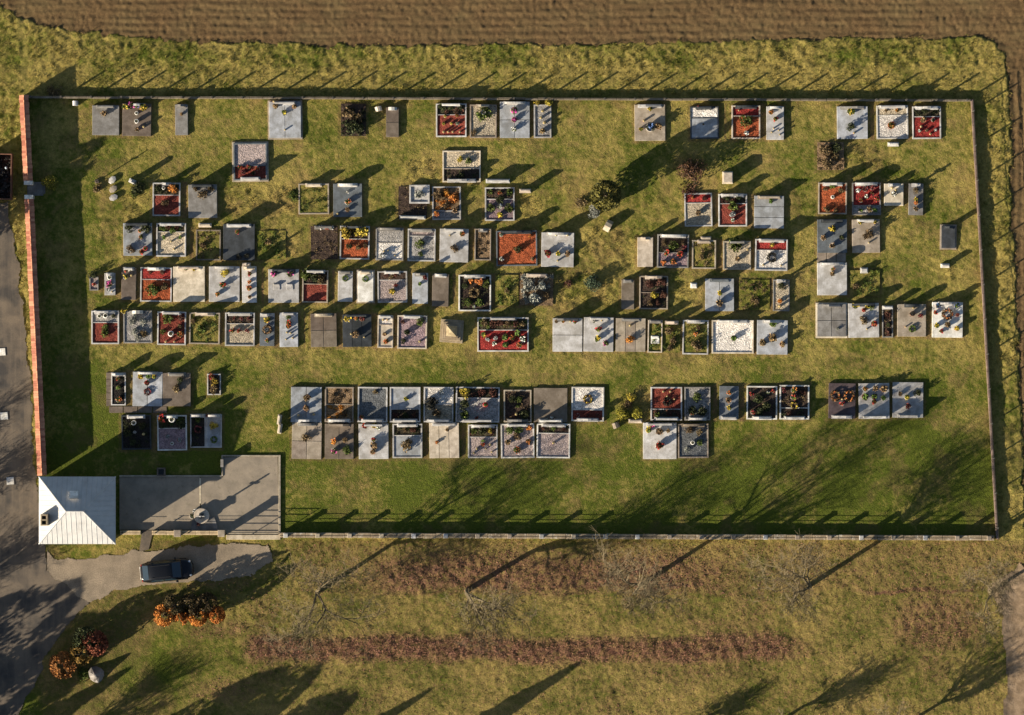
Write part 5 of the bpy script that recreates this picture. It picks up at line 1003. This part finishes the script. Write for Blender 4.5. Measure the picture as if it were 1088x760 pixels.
def hip(x, y):      # roof height at local x, y
    wx, wy = x + cx, y + cy
    zs = [(wy - ey0) / (ry - ey0), (ey1 - wy) / (ey1 - ry), (wx - ex0) / (rx0 - ex0), (ex1 - wx) / (ex1 - rx1)]
    return eh + (rh - eh) * min(1, max(0, min(zs)))
sx = ex0 + .3
while sx < ex1 - .1:
    for s in (0, 1):
        y0_ = ey0 if s == 0 else ey1
        tt = min(1, (sx - ex0) / (rx0 - ex0), (ex1 - sx) / (ex1 - rx1)); y1_ = y0_ + (ry - y0_) * tt
        seam((sx - cx, y0_ - cy, eh + .01), (sx - cx, y1_ - cy, hip(sx - cx, y1_ - cy) + .01))
    sx += .42
sy = ey0 + .3
while sy < ey1 - .1:
    for s in (0, 1):
        x0_ = ex0 if s == 0 else ex1; xr = rx0 if s == 0 else rx1
        tt = min(1, (sy - ey0) / (ry - ey0), (ey1 - sy) / (ey1 - ry)); x1_ = x0_ + (xr - x0_) * tt
        seam((x0_ - cx, sy - cy, eh + .01), (x1_ - cx, sy - cy, hip(x1_ - cx, sy - cy) + .01))
    sy += .42
m.build('standing_seams', TIN, rf)
m = MB()
for a, b in ((A[0], B_[0]), (A[3], B_[0]), (A[1], B_[1]), (A[2], B_[1]), (B_[0], B_[1])): m.tube(a, b, .06, .06, 6)
m.build('ridge_cap', TIN, rf)
kx, ky = X(53) - cx, Y(550.5) - cy; kz = hip(kx, ky)
ch = None; m = MB(); m.frame(kx - .3, kx + .3, ky - .48, ky + .48, .12, kz - .5, 5.0); m.box(kx - .18, kx + .18, ky - .06, ky + .06, kz - .5, 4.998); m.box(kx - .18, kx + .18, ky - .36, ky + .36, kz - .3, 4.75); ch = m.build('chimney', stone('chim', (.30, .24, .17)), rf)
for s in (-1, 1): m = MB(); m.lathe([(.13, 4.755), (.13, 4.9), (.105, 4.9), (.105, 4.76)], 10, kx, ky + s * .2); m.build('flue', plain('soot', (.03, .025, .02), .9), ch)
kx, ky = X(83.5) - cx, Y(524) - cy; kz = hip(kx, ky)
m = MB(); m.add([(kx - .36, ky - .30, kz + .50), (kx + .36, ky - .30, kz + .50), (kx + .36, ky + .30, kz - .02), (kx - .36, ky + .30, kz - .02)] + [(kx - .36, ky - .30, kz - .1), (kx + .36, ky - .30, kz - .1), (kx + .36, ky + .30, kz - .5), (kx - .36, ky + .30, kz - .5)], [(0, 1, 2, 3), (0, 4, 5, 1), (1, 5, 6, 2), (2, 6, 7, 3), (3, 7, 4, 0)])
m.build('roof_hatch', stone('hatch', (.75, .76, .76)), rf)

# ------------------------------------------------------------------ car
PAINT = plain('car_paint', (.010, .011, .014), .22, .3, .5, .05); GLS = plain('car_glass', (.016, .030, .045), .05, 0, .6, .05); RUB = plain('rubber', (.02, .02, .02), .9); CHR = plain('bright_trim', (.62, .62, .62), .3, .6)
g = thing('parked_car', 'dark parked car standing on the gravel forecourt outside the wall', 'car', (X(178), Y(606), 0), R(6))
def loft(secs):
    """secs: (x, [(y, z)...]) closed half-profiles mirrored"""
    m = MB(); n = None; b = []
    for x, pr in secs:
        ring = [(x, y, z) for y, z in pr] + [(x, -y, z) for y, z in reversed(pr)]
        b.append(len(m.v)); m.v += ring; n = len(ring)
    for i in range(len(secs) - 1):
        for k in range(n): j = (k + 1) % n; m.f.append((b[i] + k, b[i] + j, b[i + 1] + j, b[i + 1] + k))
    m.f.append(tuple(b[0] + k for k in range(n))); m.f.append(tuple(b[-1] + k for k in range(n))); return m
def sec(x, w, zb, zt, r=.08): return (x, [(w * .93, zb), (w, zb + .15), (w, zt - .18), (w - r, zt - .03), (w * .6, zt)])
body = loft([sec(-2.26, .42, .45, .78), sec(-2.20, .62, .34, .88), sec(-2.05, .77, .28, .94), sec(-1.7, .86, .22, .98), sec(-.6, .90, .2, 1.0), sec(.6, .90, .2, .99), sec(1.3, .88, .22, .96), sec(1.75, .82, .25, .90), sec(2.02, .71, .28, .80), sec(2.18, .54, .32, .70), sec(2.26, .34, .40, .60)])
bo = body.build('body', PAINT, g, smooth=True)
cab = loft([(x, [(w, .90), (w, .97), (w2, zt - .04), (w2 * .75, zt)]) for x, w, w2, zt in ((-2.08, .74, .74, .99), (-1.5, .82, .66, 1.36), (-.9, .83, .66, 1.47), (-.1, .83, .66, 1.48), (.45, .83, .66, 1.42), (1.28, .80, .76, .98))])
cab.build('cabin', PAINT, g, smooth=True)
def pane(pts, nm):
    m = MB(); m.add(pts, [(0, 1, 2, 3)]); return m.build(nm, GLS, g)
pane([(.50, -.60, 1.432), (1.20, -.68, 1.05), (1.20, .68, 1.05), (.50, .60, 1.432)], 'windscreen')
pane([(-1.55, -.58, 1.36), (-2.04, -.64, 1.04), (-2.04, .64, 1.04), (-1.55, .58, 1.36)], 'rear_window')
for s in (-1, 1):
    m = MB(); m.add([(-1.42, s * .825, 1.02), (-.3, s * .835, 1.02), (-.3, s * .69, 1.42), (-1.30, s * .69, 1.36)], [(0, 1, 2, 3)]); m.build('side_window', GLS, g)
    m = MB(); m.add([(-.22, s * .835, 1.02), (.95, s * .83, 1.02), (.42, s * .695, 1.38), (-.22, s * .69, 1.42)], [(0, 1, 2, 3)]); m.build('side_window', GLS, g)
    m = MB(); m.box(.72, .92, s * .98 - .09, s * .98 + .09, .98, 1.12, .03); m.build('wing_mirror', PAINT, g)
    m = MB(); m.lathe([(.01, 0), (.10, 0), (.12, .04), (.06, .07)], 10); h_ = m.build('headlight', CHR, g, (1.97, s * .58, .74)); h_.rotation_euler = (0, R(28), 0)
    m = MB(); m.box(-2.16, -2.02, s * .66 - .09, s * .66 + .09, .68, .88, .02); m.build('tail_light', plain('tail', (.25, .01, .01), .3), g)
    for x in (-1.35, 1.38):
        m = MB(); m.lathe([(.20, -.11), (.31, -.11), (.33, -.06), (.33, .06), (.31, .11), (.20, .11)], 18); w_ = m.build('wheel', RUB, g, (x, s * .80, .33)); w_.rotation_euler = (R(90), 0, 0)
        m = MB(); m.lathe([(.05, -.10), (.19, -.105), (.19, .105), (.05, .115)], 12); m.build('rim', CHR, w_)
m = MB(); m.box(-2.30, -2.18, -.56, .56, .45, .62, .05); m.build('rear_bumper', CHR, g)
m = MB(); m.box(-2.235, -2.16, -.26, .26, .63, .74); m.build('number_plate', plain('plate_white', (.75, .75, .72), .5), g)
m = MB(); m.tube((-1.3, .50, 1.46), (.3, .50, 1.47), .02, .02, 6); m.tube((-1.3, -.50, 1.46), (.3, -.50, 1.47), .02, .02, 6); m.build('roof_rail', plain('rail_dark', (.05, .05, .05), .4, .5), g)

# ------------------------------------------------------------------ open skip left of the wall, road covers
RUST = plain('rusty_steel', (.12, .055, .035), .8, .2, var=.4)
g = thing('skip', 'open rusty waste skip full of dark rubbish outside the tiled wall', 'skip', (X(2), Y(188), 0), R(-1))
m = MB(); m.frame(-1.15, .95, -1.95, 1.95, .09, .05, 1.15, .02); m.build('side_walls', RUST, g)
m = MB(); m.box(-1.06, .86, -1.86, 1.86, .03, .25); m.build('floor_plate', RUST, g)
v, q = leaf_quads(np.stack([rng.uniform(-1, .8, 900), rng.uniform(-1.8, 1.8, 900), rng.uniform(.25, .7, 900)], -1), .12); link('rubbish', np_mesh('rubbish', v, q, leafm('rubbish', (.012, .012, .012), (.06, .05, .045), .5)), None, g)
for a, b, s in ((-.75, .95, .16), (.42, .75, .12), (-.9, -1.0, .2)):
    m = MB(); m.lathe([(s * .6, .5), (s, .62), (s * .8, .8), (s * .2, .86)], 8); m.build('rubbish_bag', plain('bag_blue', (.35, .42, .5), .5), g, (a, b, 0))
for a, b, l in ((2, 374, 'white square cover plate at the left photo edge, northernmost of three'), (4.5, 442, 'white square cover plate on the road, middle of three'), (11, 511, 'white square cover plate on the road beside the chapel')):
    g = thing('cover_plate', l, 'cover plate', (X(a), Y(b), 0), R(4), 'white cover plates on the road')
    m = MB()
    for i in (0, 1):
        for j in (0, 1): m.box(-.30 + .305 * i, -.005 + .305 * i, -.30 + .305 * j, -.005 + .305 * j, .0, .07, .01)
    m.build('plate', stone('white_plate', (.78, .78, .76)), g); m = MB(); m.frame(-.34, .34, -.34, .34, .036, -.1, .055, .008); m.build('rim', st('MG'), g)

# ------------------------------------------------------------------ bare trees
def bare_tree(name, label, px, py, h, seed, spread=1.0, lean=(0, 0), depth=7, group=None, r0=.17):
    rg = random.Random(seed); g = thing(name, label, 'tree', (X(px), Y(py), 0), 0, group)
    tr = MB(); br = MB()
    def grow(p, d, ln, r, lv):
        k = 3 if lv < 2 else 2; q = p
        for i in range(k):
            d = (d + Vector((rg.gauss(0, .03 if lv == 0 else .09), rg.gauss(0, .03 if lv == 0 else .09), .05 + .02 * lv))).normalized(); e = q + d * ln / k; ra = r * (1 - .28 * i / k); rb = r * (1 - .28 * (i + 1) / k)
            (tr if lv == 0 else br).tube(q, e, ra, rb, 8 if lv == 0 else 5 if lv < 3 else 3, cap=(lv == 0)); q = e
            if lv > 0 and i < k - 1 and lv < depth and rg.random() < .95: side(q, d, ln * .55, rb * .45, lv + 1)
        if lv < depth:
            for c in range(rg.choice((2, 2, 3)) if lv else 3): side(q, d, ln * rg.uniform(.68, .92), r * rg.uniform(.50, .66), lv + 1)
    def side(p, d, ln, r, lv):
        ax = d.orthogonal().normalized(); ax.rotate(Matrix.Rotation(rg.uniform(0, 6.28), 3, d)); nd = d.copy(); nd.rotate(Matrix.Rotation(R(rg.uniform(22, 52) * spread), 3, ax)); grow(p, nd, ln, max(r, .010), lv)
    grow(Vector((0, 0, -.1)), Vector((lean[0], lean[1], 1)).normalized(), h * .20, r0, 0)
    tr.build('trunk', BARKG, g, smooth=True); br.build('crown', BARKG, g); return g
gt = 'bare trees along the ditch below the south wall'
bare_tree('bare_tree', 'leafless tree by the south wall nearest the forecourt', 338, 629, 12.5, 3, 1.2, group=gt, r0=.20)
bare_tree('bare_tree', 'leafless tree below the middle of the south wall, heavily branched', 497, 627, 11.5, 5, 1.2, group=gt, r0=.25)
bare_tree('bare_tree', 'leafless tree below the south wall with a long slender trunk shadow', 681, 622, 12, 8, 1.15, group=gt, r0=.22)
bare_tree('bare_tree', 'leafless tree at the ditch below the right part of the south wall', 860, 622, 12, 12, 1.2, group=gt, r0=.23)
bare_tree('bare_tree', 'leafless tree at the lower right where the ditch meets the earth track', 1052, 629, 9.0, 21, 1.1, group=gt, r0=.17)
go = 'bare trees outside the picture'
for k, (a, b, h, sd) in enumerate(((820, 772, 5.5, 31), (962, 770, 6, 33), (728, 776, 4.0, 35), (-120, 505, 6.5, 37), (-60, 640, 7, 39), (-150, 690, 8, 41), (-70, 545, 5.5, 45), (40, 800, 6.5, 43))):
    bare_tree('bare_tree', 'leafless tree standing just outside the photo, ' + ['below its right half', 'below its lower right corner', 'below the middle of its right half', 'west of the road by the long tiled wall', 'west of the road opposite the chapel', 'west of the road at the bottom left', 'west of the road just above the chapel', 'below the road bend'][k], a, b, h, sd, 1.05, group=go)
EVG = leafm('evergreen', (.025, .035, .014), (.07, .085, .03), .4)
for k, (a, b, r, h, l) in enumerate(((-35, 818, 1.7, 5.2, 'pointed evergreen below the road bend outside the photo'), (259, 857, 1.25, 6.0, 'pointed evergreen below the photo, left of its middle'), (418, 828, 1.3, 6.0, 'pointed evergreen below the photo near its middle'),
        (130, 836, 2.2, 6.2, 'broad evergreen below the lower left of the photo'), (85, 850, 2.0, 6.5, 'second broad evergreen below the lower left of the photo'), (-72, 268, 2.0, 5.6, 'evergreen left of the skip outside the photo'), (-44, 226, 1.6, 3.0, 'low evergreen just left of the skip'), (175, 860, 2.2, 6.0, 'evergreen below the photo beside the broad pair'))):
    plant('evergreen_tree', l, a, b, 'c', r, h, 3600, EVG, .16, 'evergreens outside the picture', 'tree', 'col' if r >= 2 else 'cone')
for k, (a, b, r, h, l) in enumerate(((-125, 752, 2.9, 6.2, 'broad dark conifer left of the road bend, northernmost of three'), (-120, 800, 2.9, 6.8, 'broad dark conifer left of the road bend, middle of three'), (-150, 848, 3.0, 7.6, 'broad dark conifer left of the road bend, southernmost of three'))):
    plant('broad_conifer', l, a, b, 'c', r, h, 4200, EVG, .19, 'broad conifers by the road bend', 'tree', 'col')
# ------------------------------------------------------------------ grass blades, leaf litter, meadow tufts
def blocked(px, py, mg=1.0):
    b = np.zeros(px.shape, bool)
    for x0, y0, x1, y1 in GRECT: b |= (px > x0 - mg) & (px < x1 + mg) & (py > y0 - mg) & (py < y1 + mg)
    jx, jy = px + rng.normal(size=px.shape) * 2.6, py + rng.normal(size=px.shape) * 2.6
    b |= inpoly(px, py, PATIO) | m_road(jx, jy) | m_field(jx, jy) | m_track(jx, jy)
    b |= (px > 44) & (px < 128) & (py > 505) & (py < 578)
    b |= (px > 112) & (px < 142) & (py > 395) & (py < 432) | (px > 115) & (px < 178) & (py > 431) & (py < 440)
    b |= (px > 292) & (px < 1060) & (np.abs(py - 570) < 3.2) | (np.abs(py - 105) < 2.2) & (px > 28) & (px < 1032)
    b |= np.abs(px - (27 + (py - 102) * .0486)) < 4.0
    b |= (np.abs(px - (1032.5 + (py - 106) * .0578)) < 3.0) & (py > 104) & (py < 573)
    return b
def blades(n, x0, x1, y0, y1, fn, per=3):
    px = rng.uniform(x0, x1, n); py = rng.uniform(y0, y1, n)
    keep = ~blocked(px, py); px, py = px[keep], py[keep]
    zn = zones(px, py); h, wd = fn(px, py, zn); k2 = h > 0; px, py, zn, h, wd = px[k2], py[k2], zn[k2], h[k2], wd[k2]
    x, y = X(px), Y(py); z = np.maximum(hz(px, py), -.10); V = []; Zn = []
    for k in range(per):
        n_ = len(x); a = rng.uniform(0, 6.28, n_); ox = rng.normal(size=n_) * wd * 1.3; oy = rng.normal(size=n_) * wd * 1.3; hh = h * rng.uniform(.5, 1.2, n_)
        le = rng.uniform(.2, 1.0, n_) * hh; b = a + rng.uniform(-1.2, 1.2, n_) + 1.57
        p0 = np.stack([x + ox - np.cos(a) * wd, y + oy - np.sin(a) * wd, z - .03], -1); p1 = np.stack([x + ox + np.cos(a) * wd, y + oy + np.sin(a) * wd, z - .03], -1)
        p2 = np.stack([x + ox + np.cos(b) * le, y + oy + np.sin(b) * le, z + hh], -1)
        V.append(np.stack([p0, p1, p2], 1)); Zn.append(np.repeat(zn[:, None, :], 3, 1))
    v = np.concatenate(V).reshape(-1, 3); zz = np.concatenate(Zn).reshape(-1, 3)
    return v, zz
def grass_obj(name, n, bounds, fn, per=3):
    v, zz = blades(n, *bounds, fn, per); f = np.arange(len(v)).reshape(-1, 3)
    me = np_mesh(name, v, f, GRASSB); c = np.ones((len(v), 4), np.float32); c[:, :3] = zz
    a = me.color_attributes.new('zone', 'FLOAT_COLOR', 'POINT'); a.data.foreach_set('color', c.ravel())
    o = link(name, me); o['kind'] = 'stuff'; o['label'] = {'meadow_grass': 'rough straw coloured meadow grass around the cemetery', 'lawn_grass': 'short green and yellow turf between the graves'}[name]; o['category'] = 'grass'
def rough_fn(px, py, zn):
    ti = fbm(X(px), Y(py), 2.0, 2, 14); h = np.where(zn[:, 0] > .5, (.06 + .34 * np.clip(ti - .28, 0, 1)) * (.25 + .75 * zn[:, 0] ** 2) * np.where(py > 575, .6, 1), 0); return h, np.full(px.shape, .020)
def lawn_fn(px, py, zn):
    ti = fbm(X(px), Y(py), .9, 3, 24); dense = np.where(py < 390, 1.0, .72); h = np.where(zn[:, 0] <= .5, (.022 + (.10 + .12 * (zn[:, 0] > .4)) * np.clip(ti - .38, 0, 1)) * dense * (1 - .6 * zn[:, 1]), 0); return h, np.full(px.shape, .013)
grass_obj('meadow_grass', 210000, (-12, 1100, 0, 772), rough_fn)
grass_obj('lawn_grass', 230000, (20, 1062, 95, 640), lawn_fn, 2)
# fallen leaves and low bramble along the ditch and the band
n = 210000; px = rng.uniform(200, 1090, n); py = rng.uniform(572, 765, n); zn = zones(px, py); keep = (rng.random(n) < zn[:, 1] ** 1.8 * .75) & ~blocked(px, py); px, py, zn = px[keep], py[keep], zn[keep]
hgt = zn[:, 1] ** 2 * .14 * fbm(X(px), Y(py), 1.6, 3, 44) * rng.uniform(0, 1.3, len(px)) * (np.abs(py - 690) < 24)
v, q = leaf_quads(np.stack([X(px), Y(py), hz(px, py) + .02 + hgt], -1), .048, .35)
o = link('leaf_litter', np_mesh('leaf_litter', v, q, leafm('litter', (.12, .056, .036), (.34, .168, .110), .3))); o['kind'] = 'stuff'; o['label'] = 'reddish brown fallen leaves and bramble in a band across the meadow'; o['category'] = 'leaves'
